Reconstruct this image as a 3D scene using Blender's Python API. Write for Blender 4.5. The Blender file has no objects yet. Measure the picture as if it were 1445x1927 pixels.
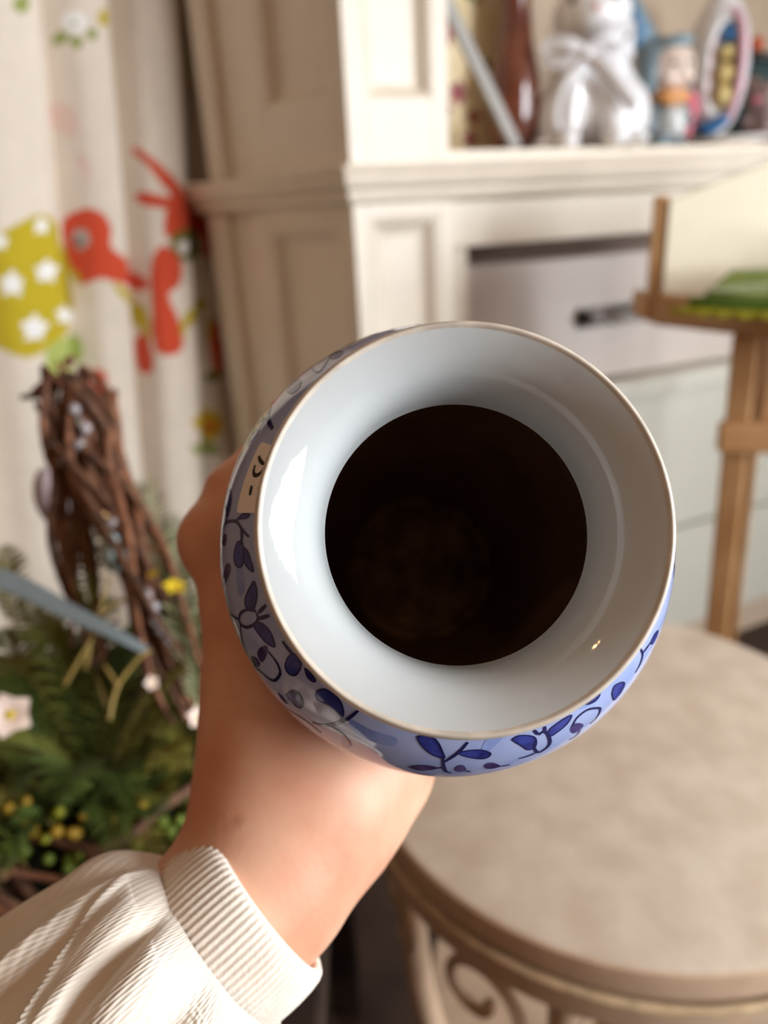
import bpy, bmesh, math, random
import numpy as np
from mathutils import Vector, Matrix

random.seed(7); np.random.seed(7)
scene = bpy.context.scene
COL = scene.collection

# ------------------------------------------------------------------ camera
F = 1400.0; CX, CY = 722.5, 963.5            # focal length and centre in pixels of a 1445x1927 frame
PITCH = math.radians(22.0); ROLL = math.radians(3.2)
CAM = np.array([0, 0, 1.15])
FWD = np.array([0, math.cos(PITCH), -math.sin(PITCH)])
_r0 = np.array([1.0, 0, 0]); _u0 = np.cross(_r0, FWD)
RGT = math.cos(ROLL)*_r0 - math.sin(ROLL)*_u0
UPV = math.sin(ROLL)*_r0 + math.cos(ROLL)*_u0
def P(x, y, d):
    """world point at frame position x,y and distance d along the lens axis"""
    return CAM + d*(FWD + RGT*(x-CX)/F - UPV*(y-CY)/F)
cam_d = bpy.data.cameras.new('camera')
cam_d.sensor_fit = 'VERTICAL'; cam_d.sensor_height = 36.0; cam_d.sensor_width = 27.0
cam_d.lens = F/1927*36.0
cam_d.clip_start = 0.01; cam_d.clip_end = 60
cam_d.dof.use_dof = True; cam_d.dof.focus_distance = 0.200; cam_d.dof.aperture_fstop = cam_d.lens/4.1
cam = bpy.data.objects.new('camera', cam_d); COL.objects.link(cam)
cam.matrix_world = Matrix(((RGT[0], UPV[0], -FWD[0], CAM[0]), (RGT[1], UPV[1], -FWD[1], CAM[1]), (RGT[2], UPV[2], -FWD[2], CAM[2]), (0, 0, 0, 1)))
scene.camera = cam

# ------------------------------------------------------------------ sky, daylight, exposure
w = bpy.data.worlds.new('daylight'); scene.world = w; w.use_nodes = True
w.node_tree.nodes['Background'].inputs[0].default_value = (0.80, 0.90, 1.0, 1)
w.node_tree.nodes['Background'].inputs[1].default_value = 0.6
def area(name, loc, target, sx, sy, power, color):
    d = bpy.data.lights.new(name, 'AREA'); d.shape = 'RECTANGLE'; d.size = sx; d.size_y = sy
    d.energy = power; d.color = color
    o = bpy.data.objects.new(name, d); COL.objects.link(o); o.location = loc
    o.rotation_euler = (Vector(target)-Vector(loc)).to_track_quat('-Z', 'Y').to_euler()
    return o
# daylight entering through the shop window (just outside its frame, filling the opening)
area('window_daylight', (2.36, -0.75, 1.55), (1.0, -0.75, 1.55), 1.25, 1.35, 105, (0.90, 0.95, 1.0))
area('side_light_daylight', (2.36, 0.52, 1.10), (1.0, 0.52, 1.10), 0.30, 1.5, 22, (0.92, 0.96, 1.0))
scene.view_settings.view_transform = 'Standard'; scene.view_settings.look = 'None'
scene.view_settings.gamma = 1.0; scene.view_settings.use_curve_mapping = False
scene.view_settings.exposure = 0.42

# ------------------------------------------------------------------ materials
def lin(c):
    return tuple(((v/255)/12.92 if v/255 <= 0.04045 else ((v/255+0.055)/1.055)**2.4) for v in c)
def mat(name, rgb, rough=0.5, vary=0.0, vscale=20, rgb2=None, bump=0.0, bscale=200, spec=0.5, metal=0.0, coat=0.0, sss=0.0, attr=None, sheen=0.0, trans=0.0, bdist=0.001, detail=3):
    m = bpy.data.materials.new(name); m.use_nodes = True
    nt = m.node_tree; b = nt.nodes['Principled BSDF']
    c = lin(rgb)+(1,)
    b.inputs['Base Color'].default_value = c; b.inputs['Roughness'].default_value = rough
    b.inputs['Specular IOR Level'].default_value = spec; b.inputs['Metallic'].default_value = metal
    b.inputs['Coat Weight'].default_value = coat; b.inputs['Coat Roughness'].default_value = 0.03
    b.inputs['Sheen Weight'].default_value = sheen; b.inputs['Transmission Weight'].default_value = trans
    if sss:
        b.inputs['Subsurface Weight'].default_value = sss
        b.inputs['Subsurface Radius'].default_value = (0.012, 0.004, 0.002); b.inputs['Subsurface Scale'].default_value = 0.6
    tc = nt.nodes.new('ShaderNodeTexCoord')
    src = None
    if attr:
        a = nt.nodes.new('ShaderNodeAttribute'); a.attribute_name = attr; src = a.outputs['Color']
        nt.links.new(src, b.inputs['Base Color'])
    if vary or rgb2:
        n = nt.nodes.new('ShaderNodeTexNoise'); n.inputs['Scale'].default_value = vscale; n.inputs['Detail'].default_value = detail
        nt.links.new(tc.outputs['Object'], n.inputs['Vector'])
        r = nt.nodes.new('ShaderNodeMapRange'); r.inputs['From Min'].default_value = 0.35; r.inputs['From Max'].default_value = 0.65
        nt.links.new(n.outputs['Fac'], r.inputs['Value'])
        mx = nt.nodes.new('ShaderNodeMix'); mx.data_type = 'RGBA'
        nt.links.new(r.outputs['Result'], mx.inputs['Factor'])
        if src is not None:
            nt.links.new(src, mx.inputs['A'])
            mu = nt.nodes.new('ShaderNodeMix'); mu.data_type = 'RGBA'; mu.blend_type = 'MULTIPLY'; mu.inputs['Factor'].default_value = 1
            nt.links.new(src, mu.inputs['A']); mu.inputs['B'].default_value = (1-vary, 1-vary, 1-vary, 1)
            nt.links.new(mu.outputs['Result'], mx.inputs['B'])
        else:
            mx.inputs['A'].default_value = c
            mx.inputs['B'].default_value = (lin(rgb2)+(1,)) if rgb2 else tuple(v*(1-vary) for v in c[:3])+(1,)
        nt.links.new(mx.outputs['Result'], b.inputs['Base Color'])
    if bump:
        n = nt.nodes.new('ShaderNodeTexNoise'); n.inputs['Scale'].default_value = bscale; n.inputs['Detail'].default_value = 4
        nt.links.new(tc.outputs['Object'], n.inputs['Vector'])
        bp = nt.nodes.new('ShaderNodeBump'); bp.inputs['Strength'].default_value = bump; bp.inputs['Distance'].default_value = bdist
        nt.links.new(n.outputs['Fac'], bp.inputs['Height']); nt.links.new(bp.outputs['Normal'], b.inputs['Normal'])
    return m
def emis(name, rgb, strength):
    m = bpy.data.materials.new(name); m.use_nodes = True; b = m.node_tree.nodes['Principled BSDF']
    b.inputs['Base Color'].default_value = lin(rgb)+(1,); b.inputs['Emission Color'].default_value = lin(rgb)+(1,); b.inputs['Emission Strength'].default_value = strength
    return m

# ------------------------------------------------------------------ objects and meshes
def thing(name, label, cat, loc, group=None, kind=None):
    o = bpy.data.objects.new(name, None); o.empty_display_size = 0.02; COL.objects.link(o); o.location = loc
    o['label'] = label; o['category'] = cat
    if group: o['group'] = group
    if kind: o['kind'] = kind
    return o
def tag(o, label=None, cat=None, group=None, kind=None):
    if label: o['label'] = label
    if cat: o['category'] = cat
    if group: o['group'] = group
    if kind: o['kind'] = kind
    return o
def wloc(o):
    v = Vector(o.location)
    while o.parent: o = o.parent; v = v + Vector(o.location)
    return v
def obj(name, vf, material, parent=None, smooth=False, label=None, autosmooth=None):
    """link (verts, faces) given in world metres as one mesh object whose origin is its own base"""
    v, f = vf
    v = np.asarray(v, float)
    if parent is None: org = np.array([(v[:,0].min()+v[:,0].max())/2, (v[:,1].min()+v[:,1].max())/2, v[:,2].min()])
    else: org = np.array(wloc(parent))
    me = bpy.data.meshes.new(name)
    me.from_pydata([tuple(p) for p in (v-org)], [], [tuple(q) for q in f]); me.update()
    if material is not None:
        for m in (material if isinstance(material, (list, tuple)) else [material]): me.materials.append(m)
    if smooth:
        me.polygons.foreach_set('use_smooth', [True]*len(me.polygons))
        if autosmooth: me.set_sharp_from_angle(angle=math.radians(autosmooth))
    o = bpy.data.objects.new(name, me); COL.objects.link(o)
    if parent is None: o.location = org
    else: o.parent = parent
    if label: o['label'] = label
    return o
def outward(vf):
    bm = bmesh.new(); vs = [bm.verts.new(tuple(p)) for p in vf[0]]
    for q in vf[1]:
        try: bm.faces.new([vs[i] for i in q])
        except ValueError: pass
    bmesh.ops.recalc_face_normals(bm, faces=bm.faces); bm.verts.index_update()
    r = (np.array([v.co[:] for v in bm.verts]), [[v.index for v in f.verts] for f in bm.faces]); bm.free(); return r
def join(*parts):
    V = []; Fc = []; n = 0
    for v, f in parts:
        V.append(np.asarray(v, float)); Fc += [[i+n for i in q] for q in f]; n += len(v)
    return np.concatenate(V), Fc
class Frame:
    """a vertical face: u along it, n out of it, z up"""
    def __init__(s, o, d, flip=False):
        s.o = np.array(o, float); s.d = np.array([d[0], d[1], 0.0]); s.d /= np.linalg.norm(s.d)
        s.n = np.array([s.d[1], -s.d[0], 0])
        if flip: s.n = -s.n
    def p(s, u, n, z): return np.array([s.o[0], s.o[1], 0]) + s.d*u + s.n*n + np.array([0, 0, z])
    def pts(s, a): return np.array([s.p(*q) for q in a])
WORLD = Frame((0, 0), (1, 0)); WORLD.n = np.array([0, 1.0, 0])
def bevel_mesh(vf, w, seg=2, ang=30):
    bm = bmesh.new(); vs = [bm.verts.new(tuple(p)) for p in vf[0]]
    for q in vf[1]: bm.faces.new([vs[i] for i in q])
    bmesh.ops.recalc_face_normals(bm, faces=bm.faces)
    es = [e for e in bm.edges if len(e.link_faces) == 2 and e.calc_face_angle() > math.radians(ang)]
    bmesh.ops.bevel(bm, geom=es, offset=w, segments=seg, profile=0.5, affect='EDGES', clamp_overlap=True)
    bm.verts.index_update()
    r = (np.array([v.co[:] for v in bm.verts]), [[v.index for v in f.verts] for f in bm.faces]); bm.free(); return r
def box(fr, u0, u1, n0, n1, z0, z1, bev=0.0):
    a = [(u0,n0,z0),(u1,n0,z0),(u1,n1,z0),(u0,n1,z0),(u0,n0,z1),(u1,n0,z1),(u1,n1,z1),(u0,n1,z1)]
    f = [(0,3,2,1),(4,5,6,7),(0,1,5,4),(1,2,6,5),(2,3,7,6),(3,0,4,7)]
    vf = (fr.pts(a), f)
    return bevel_mesh(vf, bev) if bev else outward(vf)
def panel(fr, u0, u1, z0, z1, n_top, border, depth, back):
    """recessed panel: flat stile, sloping moulding border, sunk field, with thickness"""
    a = []
    for (i, n) in ((0, n_top), (0.001, n_top), (border*0.35, n_top-depth*0.15), (border*0.65, n_top-depth*0.8), (border, n_top-depth)):
        a += [(u0+i, n, z0+i), (u1-i, n, z0+i), (u1-i, n, z1-i), (u0+i, n, z1-i)]
    a += [(u0, back, z0), (u1, back, z0), (u1, back, z1), (u0, back, z1)]
    f = []
    for k in range(4):
        for j in range(4): f.append((4*k+j, 4*k+(j+1) % 4, 4*k+4+(j+1) % 4, 4*k+4+j))
    f.append((16, 17, 18, 19)); f.append((23, 22, 21, 20))
    for j in range(4): f.append((j, 20+j, 20+(j+1) % 4, (j+1) % 4))
    return outward((fr.pts(a), f))
def sweep_profile(path, prof, closed=False):
    """profile list (out, z) carried along plan path of (xy, normal-xy mitred)"""
    V = []; m = len(prof)
    for (q, nn) in path:
        for (o_, z) in prof: V.append((q[0]+nn[0]*o_, q[1]+nn[1]*o_, z))
    Fc = []
    k = len(path)
    for i in range(k if closed else k-1):
        for j in range(m): Fc.append((i*m+j, ((i+1) % k)*m+j, ((i+1) % k)*m+(j+1) % m, i*m+(j+1) % m))
    if not closed: Fc += [tuple(range(m)), tuple((k-1)*m+j for j in reversed(range(m)))]
    return outward((np.array(V), Fc))
def lathe(prof, o, ax, ex, ey, seg=64, close=False):
    V = []; n = len(prof)
    for k in range(seg):
        t = 2*math.pi*k/seg; d = math.cos(t)*ex + math.sin(t)*ey
        for (s, r) in prof: V.append(o + ax*s + d*r)
    Fc = [(k*n+i, k*n+i+1, ((k+1) % seg)*n+i+1, ((k+1) % seg)*n+i) for k in range(seg) for i in range(n-1)]
    if close: Fc += [(k*n+n-1, k*n, ((k+1) % seg)*n, ((k+1) % seg)*n+n-1) for k in range(seg)]
    return np.array(V), Fc
Z3 = np.array([0, 0, 1.0]); X3 = np.array([1.0, 0, 0]); Y3 = np.array([0, 1.0, 0])
def vlathe(prof, c, seg=48):
    """profile (r, z) about a vertical axis through c"""
    return outward(lathe([(z, max(r, 1e-4)) for r, z in prof], np.array([c[0], c[1], 0.0]), Z3, X3, Y3, seg))
def cr(pts, n=8, closed=False):
    p = np.asarray(pts, float); out = []
    m = len(p)
    for i in range(m if closed else m-1):
        if closed: a, b, c, d = p[(i-1) % m], p[i], p[(i+1) % m], p[(i+2) % m]
        else: a, b, c, d = p[max(i-1, 0)], p[i], p[i+1], p[min(i+2, m-1)]
        for k in range(n):
            t = k/n
            out.append(0.5*((2*b)+(-a+c)*t+(2*a-5*b+4*c-d)*t*t+(-a+3*b-3*c+d)*t**3))
    if not closed: out.append(p[-1])
    return np.array(out)
def frames(path, closed=False):
    T = np.gradient(path, axis=0) if not closed else (np.roll(path, -1, 0)-np.roll(path, 1, 0))
    T /= np.linalg.norm(T, axis=1)[:, None]+1e-12
    a = np.array([0, 0, 1.0]) if abs(T[0][2]) < 0.9 else np.array([1.0, 0, 0])
    N = [np.cross(T[0], a)]; N[0] /= np.linalg.norm(N[0])
    for i in range(1, len(path)):
        v = N[-1]-T[i]*(N[-1]@T[i]); N.append(v/(np.linalg.norm(v)+1e-12))
    N = np.array(N); return T, N, np.cross(T, N)
def tube(path, rad, sides=8, closed=False, caps=True, flat=1.0):
    path = np.asarray(path, float); k = len(path)
    rad = np.full(k, rad) if np.isscalar(rad) else np.interp(np.linspace(0, 1, k), np.linspace(0, 1, len(rad)), rad)
    T, N, B = frames(path, closed)
    V = []
    for i in range(k):
        for j in range(sides):
            t = 2*math.pi*j/sides; V.append(path[i]+rad[i]*(math.cos(t)*N[i]+flat*math.sin(t)*B[i]))
    Fc = [(i*sides+j, i*sides+(j+1) % sides, ((i+1) % k)*sides+(j+1) % sides, ((i+1) % k)*sides+j) for i in range(k if closed else k-1) for j in range(sides)]
    if caps and not closed: Fc += [tuple(reversed(range(sides))), tuple((k-1)*sides+j for j in range(sides))]
    return np.array(V), Fc
def ball(c, r, seg=14, rings=9, scale=(1, 1, 1)):
    V = [(0, 0, 1)]; 
    for i in range(1, rings):
        a = math.pi*i/rings
        for j in range(seg): b = 2*math.pi*j/seg; V.append((math.sin(a)*math.cos(b), math.sin(a)*math.sin(b), math.cos(a)))
    V.append((0, 0, -1)); Fc = []
    for j in range(seg): Fc.append((0, 1+j, 1+(j+1) % seg))
    for i in range(rings-2):
        for j in range(seg): a = 1+i*seg+j; b = 1+i*seg+(j+1) % seg; Fc.append((a, a+seg, b+seg, b))
    L = len(V)-1
    for j in range(seg): Fc.append((L, L-seg+(j+1) % seg, L-seg+j))
    return np.array(V)*np.array(scale)*r+np.array(c), Fc
# signed-distance modelling for organic shapes: rounded cones and ellipsoids blended, then meshed
def sdf_mesh(prims, vox, k=0.01, carve=None, pad=0.012):
    lo = np.min([q['lo'] for q in prims], 0)-pad; hi = np.max([q['hi'] for q in prims], 0)+pad
    n = np.ceil((hi-lo)/vox).astype(int)+1
    D = np.full(n, 0.05, np.float32)
    axs = [lo[i]+vox*np.arange(n[i]) for i in range(3)]
    for q in prims:
        kk = q.get('k', k); m = kk+2*vox+0.004
        s = [slice(max(int((q['lo'][i]-m-lo[i])/vox), 0), min(int((q['hi'][i]+m-lo[i])/vox)+2, n[i])) for i in range(3)]
        g = np.stack(np.meshgrid(axs[0][s[0]], axs[1][s[1]], axs[2][s[2]], indexing='ij'), -1)
        d = q['f'](g).astype(np.float32); e = D[s[0], s[1], s[2]]
        if q.get('sub'): D[s[0], s[1], s[2]] = np.maximum(e, -d); continue
        h = np.maximum(kk-np.abs(e-d), 0)/kk
        D[s[0], s[1], s[2]] = np.minimum(e, d)-h*h*kk*0.25
    if carve is not None:
        g = np.stack(np.meshgrid(*axs, indexing='ij'), -1); D = np.maximum(D, carve(g).astype(np.float32))
    return surface_nets(D, lo, vox)
def surface_nets(D, lo, vox):
    ins = D < 0; n = np.array(D.shape)
    c = np.zeros(n-1, int)
    for dx in (0, 1):
        for dy in (0, 1):
            for dz in (0, 1): c += ins[dx:n[0]-1+dx, dy:n[1]-1+dy, dz:n[2]-1+dz]
    act = (c > 0) & (c < 8); idx = np.full(n-1, -1); ids = np.argwhere(act); idx[act] = np.arange(len(ids))
    S = np.zeros((len(ids), 3)); W = np.zeros(len(ids))
    cor = [(a, b, d) for a in (0, 1) for b in (0, 1) for d in (0, 1)]
    for a in cor:
        for ax_ in range(3):
            if a[ax_]: continue
            b = list(a); b[ax_] = 1
            p = ids+np.array(a); q = ids+np.array(b)
            da = D[p[:,0], p[:,1], p[:,2]]; db = D[q[:,0], q[:,1], q[:,2]]
            cr_ = (da < 0) != (db < 0); t = np.where(cr_, da/(da-db+1e-20), 0)
            pt = np.array(a, float)+t[:, None]*(np.array(b)-np.array(a)); S += pt*cr_[:, None]; W += cr_
    V = lo+vox*(ids+S/W[:, None]); Q = []
    for ax_ in range(3):
        u, v = (ax_+1) % 3, (ax_+2) % 3
        s0 = [slice(0, n[i]) for i in range(3)]; s1 = [slice(0, n[i]) for i in range(3)]
        s0[ax_] = slice(0, n[ax_]-1); s1[ax_] = slice(1, n[ax_])
        A = ins[tuple(s0)]; Bq = ins[tuple(s1)]
        e = np.argwhere(A != Bq); e = e[(e[:, u] > 0) & (e[:, v] > 0) & (e[:, u] < n[u]-1) & (e[:, v] < n[v]-1)]
        fl = A[e[:,0], e[:,1], e[:,2]]
        def cell(du, dv):
            p = e.copy(); p[:, u] -= du; p[:, v] -= dv; return idx[p[:,0], p[:,1], p[:,2]]
        q = np.stack([cell(1, 1), cell(0, 1), cell(0, 0), cell(1, 0)], 1)
        q[~fl] = q[~fl][:, ::-1]; Q.append(q)
    Q = np.concatenate(Q); Q = Q[(Q >= 0).all(1)]
    return V, Q.tolist()
def cone(a, b, ra, rb, k=None):
    a = np.array(a, float); b = np.array(b, float); r = max(ra, rb)
    def f(g):
        ab = b-a; h = np.clip(((g-a)@ab)/(ab@ab+1e-12), 0, 1)
        return np.linalg.norm(g-(a+h[..., None]*ab), axis=-1)-(ra+(rb-ra)*h)
    d = dict(f=f, lo=np.minimum(a, b)-r, hi=np.maximum(a, b)+r)
    if k: d['k'] = k
    return d
def ell(c, r, rot=None, k=None):
    c = np.array(c, float); r = np.array(r, float); Rm = np.eye(3) if rot is None else np.array(rot); m = r.max()
    def f(g):
        q = ((g-c)@Rm)/r; l = np.linalg.norm(q, axis=-1); l2 = np.linalg.norm(q/r, axis=-1)+1e-9
        return l*(l-1)/l2
    d = dict(f=f, lo=c-m, hi=c+m)
    if k: d['k'] = k
    return d
def rotz(a): a = math.radians(a); return np.array([[math.cos(a), -math.sin(a), 0], [math.sin(a), math.cos(a), 0], [0, 0, 1]])
def chain(pts, radii, k=None): return [cone(pts[i], pts[i+1], radii[i], radii[i+1], k) for i in range(len(pts)-1)]

# ================================================================== the setting
M_wall = mat('warm plaster', (126, 94, 70), 0.9, vary=0.06, vscale=3)
M_ceil = mat('ceiling paint', (150, 124, 100), 0.9, vary=0.03, vscale=3)
M_floor = mat('dark floor boards', (62, 42, 32), 0.5, vary=0.35, vscale=9)
M_frame = mat('white window paint', (235, 232, 225), 0.5, vary=0.04)
M_glass = mat('window glass', (255, 255, 255), 0.02, trans=1.0)
RX0, RX1, RY0, RY1, RZ = -1.75, 2.3, -2.1, 2.7, 2.7
def structure(name, vf, m, label, parent=None):
    o = obj(name, vf, m, parent)
    if parent is None: tag(o, label, name.split('_')[0], kind='structure')
    return o
structure('floor', box(WORLD, RX0-.1, RX1+.1, RY0-.1, RY1+.1, -.1, 0), M_floor, 'dark wooden floor of the shop')
structure('ceiling', box(WORLD, RX0-.1, RX1+.1, RY0-.1, RY1+.1, RZ, RZ+.1), M_ceil, 'pale painted ceiling over the shop')
structure('wall_back', box(WORLD, RX0-.1, RX1+.1, RY1, RY1+.1, 0, RZ), M_wall, 'warm plaster wall behind the cabinet')
structure('wall_left', box(WORLD, RX0-.1, RX0, RY0, RY1, 0, RZ), M_wall, 'warm plaster wall on the left beyond the curtain')
WR = (-1.43, -0.07, 0.83, 2.27)
WS = (0.32, 0.72, 0.30, 1.90)
structure('wall_right', join(box(WORLD, RX1, RX1+.1, RY0, WR[0], 0, RZ), box(WORLD, RX1, RX1+.1, WS[1], RY1, 0, RZ), box(WORLD, RX1, RX1+.1, WR[1], WS[0], 0, RZ),
          box(WORLD, RX1, RX1+.1, WR[0], WR[1], 0, WR[2]), box(WORLD, RX1, RX1+.1, WR[0], WR[1], WR[3], RZ),
          box(WORLD, RX1, RX1+.1, WS[0], WS[1], 0, WS[2]), box(WORLD, RX1, RX1+.1, WS[0], WS[1], WS[3], RZ)), M_wall, 'wall with the shop window and a narrow side light on the right')
structure('wall_front', box(WORLD, RX0, RX1, RY0-.1, RY0, 0, RZ), M_wall, 'plain plaster wall behind the viewer')
def window(name, fr, u0, u1, z0, z1, label, cols=3):
    root = thing(name, label, 'window', tuple(fr.p((u0+u1)/2, 0, z0)), kind='structure')
    obj('frame', box(fr, u0, u0+.06, -.05, .05, z0, z1), M_frame, root); obj('frame', box(fr, u1-.06, u1, -.05, .05, z0, z1), M_frame, root)
    obj('frame', box(fr, u0+.06, u1-.06, -.05, .05, z0, z0+.06), M_frame, root); obj('frame', box(fr, u0+.06, u1-.06, -.05, .05, z1-.06, z1), M_frame, root)
    for k in range(1, cols):
        c = u0+(u1-u0)*k/cols; obj('mullion', box(fr, c-.025, c+.025, -.03, .03, z0+.06, z1-.06), M_frame, root)
    obj('transom', box(fr, u0+.06, u1-.06, -.025, .025, z0+.95, z0+.98), M_frame, root)
    obj('pane', box(fr, u0+.05, u1-.05, 0.052, 0.056, z0+.05, z1-.05), M_glass, root)
window('window_1', Frame((RX1+.03, 0), (0, 1)), WR[0], WR[1], WR[2], WR[3], 'two-light shop window in the right wall', 2)
window('window_2', Frame((RX1+.03, 0), (0, 1)), WS[0], WS[1], WS[2], WS[3], 'narrow side light beside the shop window', 1)
# warm ceiling spots along the room
M_bulb = emis('warm bulb', (255, 205, 140), 60)
M_chrome = mat('brushed steel', (190, 190, 190), 0.25, metal=1.0)
for (lx, ly, ll) in ((-0.7, -1.0, 'behind the viewer to the left'), (0.1, -1.3, 'straight behind the viewer'), (-0.9, 0.1, 'beside the curtain'), (1.2, 0.9, 'near the window wall')):
    lamp = thing('ceiling_spot', 'small warm ceiling spot lamp '+ll, 'lamp', (lx, ly, RZ-.14), group='ceiling spots')
    obj('mount', vlathe([(0, RZ-.005), (.05, RZ-.005), (.05, RZ-.03), (.012, RZ-.035), (.012, RZ-.06)], (lx, ly), 20), M_chrome, lamp, True)
    obj('shade', vlathe([(.012, RZ-.06), (.04, RZ-.065), (.05, RZ-.14), (.046, RZ-.14), (.036, RZ-.07)], (lx, ly), 20), M_chrome, lamp, True)
    obj('bulb', ball((lx, ly, RZ-.118), .03), M_bulb, lamp, True)

# ================================================================== painted cabinet with pilasters
def azd(a): a = math.radians(a); return np.array([math.sin(a), math.cos(a), 0])
K = np.array([-0.0236, 1.2998, 0])
FF = Frame(K, azd(66)); LF = Frame(K, azd(-42), flip=True)
M_cream = mat('cream furniture paint', (237, 225, 207), 0.42, vary=0.05, vscale=14, bump=0.05, bscale=60)
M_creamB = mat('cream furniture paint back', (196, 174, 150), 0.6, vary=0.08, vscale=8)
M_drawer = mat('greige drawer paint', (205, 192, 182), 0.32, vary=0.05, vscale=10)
M_white = mat('white lacquered board', (206, 202, 188), 0.3, vary=0.03, vscale=6)
M_gapshade = mat('slot shade brown', (128, 108, 96), 0.8)  # darker brown carries the shadow in the slot under the frieze
cab = thing('painted_cabinet', 'tall cream painted cabinet with panelled pilasters and moulded shelf behind the vase', 'cabinet', tuple(FF.p(.3, -.2, 0)))
def cb(name, vf, m=M_cream, parent=None, smooth=False): return obj(name, vf, m, parent or cab, smooth)
ZT = 1.219; ZM = 1.162
# lower pilaster, front face
cb('stile', box(FF, 0.0, .026, -.03, 0, 0, ZM, .002)); cb('stile', box(FF, .160, .187, -.03, 0, 0, ZM, .002))
cb('rail', box(FF, .026, .160, -.03, 0, 1.143, ZM)); cb('rail', box(FF, .026, .160, -.03, 0, 0, .20))
cb('panel', panel(FF, .026, .160, .20, 1.143, 0, .034, .020, -.03))
# upper pilaster, front face
cb('stile', box(FF, 0.0, .036, -.03, 0, ZT, 2.1, .002)); cb('stile', box(FF, .153, .182, -.03, 0, ZT, 2.1, .002))
cb('rail', box(FF, .036, .153, -.03, 0, ZT, 1.312)); cb('panel', panel(FF, .036, .153, 1.312, 2.1, 0, .024, .020, -.03))
# left face, lower then upper
cb('stile', box(LF, .002, .030, -.03, 0, 0, ZM, .002)); cb('stile', box(LF, .250, .295, -.03, 0, 0, ZM, .004))
cb('rail', box(LF, .030, .250, -.03, 0, 1.143, ZM)); cb('rail', box(LF, .030, .250, -.03, 0, 0, .20))
cb('panel', panel(LF, .030, .250, .20, 1.143, 0, .055, .022, -.03))
cb('panel', box(LF, .295, .380, -.03, -.016, 0, ZM)); cb('stile', box(LF, .380, .450, -.03, .004, 0, ZM, .008))
cb('stile', box(LF, .002, .026, -.03, 0, ZT, 2.1, .002)); cb('stile', box(LF, .216, .275, -.03, 0, ZT, 2.1, .004))
cb('rail', box(LF, .026, .216, -.03, 0, ZT, 1.313)); cb('panel', panel(LF, .026, .216, 1.313, 2.1, 0, .040, .022, -.03))
cb('panel', box(LF, .275, .365, -.03, -.018, ZT, 2.1)); cb('stile', box(LF, .365, .425, -.03, .004, ZT, 2.1, .010))
# carcass behind the faces, an unseen solid added to block light
def prism(poly, z0, z1):
    n = len(poly); V = [(p[0], p[1], z0) for p in poly]+[(p[0], p[1], z1) for p in poly]
    return outward((np.array(V), [tuple(range(n)), tuple(range(n, 2*n))]+[(i, (i+1) % n, n+(i+1) % n, n+i) for i in range(n)]))
bk = -.34
cb('added_light_block', prism([FF.p(.035, -.03, 0), FF.p(.180, -.03, 0), FF.p(.180, bk, 0), LF.p(.42, -.031, 0)], 0, ZM-.002))
cb('added_light_block', prism([FF.p(.035, -.03, 0), FF.p(.170, -.03, 0), FF.p(.170, bk, 0), LF.p(.41, -.031, 0)], ZT, 2.1))
# moulding that runs round both faces
prof = [(-.02, ZM), (.006, ZM), (.013, ZM+.005), (.016, ZM+.012), (.014, ZM+.018), (.018, ZM+.022), (.026, ZM+.028), (.029, ZM+.036), (.026, ZM+.042), (.030, ZM+.046), (.033, ZM+.052), (.030, ZT), (-.02, ZT)]
def mitre(n1, n2): m = n1+n2; return m/(m@n1)
ldir = LF.d
path = [(LF.p(.455, -.10, 0), ldir), (LF.p(.455, 0, 0), mitre(ldir, LF.n)), (K, mitre(LF.n, FF.n)), (FF.p(1.5, 0, 0), FF.n)]
cb('shelf_moulding', sweep_profile(path, prof))
cb('shelf', prism([FF.p(.0, -.012, 0), FF.p(1.5, -.012, 0), FF.p(1.5, -.34, 0), LF.p(.44, -.03, 0)], ZT-.02, ZT-.0005))
# front between pilasters
cb('frieze', box(FF, .187, 1.5, -.04, -.012, 1.083, ZM, .003)); cb('stile', box(FF, .187, .232, -.06, -.028, .789, 1.083, .002))
cb('gap_shade', box(FF, .187, 1.5, -.14, -.10, .76, 1.083), M_gapshade)
dr = cb('drawer', box(FF, .238, 1.20, -.09, -.050, .792, 1.048, .006), M_drawer)
hb = obj('handle', join(box(FF, .500, .745, -.050, -.044, .905, .945, .002)), mat('dark bronze plate', (70, 60, 56), 0.35, metal=0.6), dr)
hv = []
for i in range(9):
    a = math.pi*i/8
    hv.append([FF.p(.628-.055*math.cos(a), -.044+.030*math.sin(a), .934)] + [FF.p(.628-.055*math.cos(a)*math.cos(b), -.044+.030*math.sin(a)*math.cos(b), .934-.03*math.sin(b)) for b in np.linspace(.15, 1.45, 6)])
hv = np.array(hv); cup = (hv.reshape(-1, 3), [(i*7+j, i*7+j+1, (i+1)*7+j+1, (i+1)*7+j) for i in range(8) for j in range(6)])
obj('cup_pull', outward(cup), mat('polished steel', (214, 214, 212), 0.3, metal=0.5), dr, True, label='shiny steel cup pull')
for uu in (.517, .728): obj('knob', ball(FF.p(uu, -.036, .925), .014, 12, 8), mat('dark knob', (48, 46, 46), 0.2, metal=0.8), dr, True)
cb('ledge', box(FF, .187, 1.5, -.10, -.004, .742, .789, .006), M_white)
cb('lower_board', box(FF, .187, 1.5, -.06, -.030, .398, .742, .003), M_white); cb('lower_board', box(FF, .187, 1.5, -.06, -.030, .10, .388, .003), M_white)
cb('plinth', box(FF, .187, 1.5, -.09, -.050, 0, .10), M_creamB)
cb('back_panel', box(FF, .170, 1.5, -.36, -.33, ZT, 2.1), M_creamB)

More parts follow.
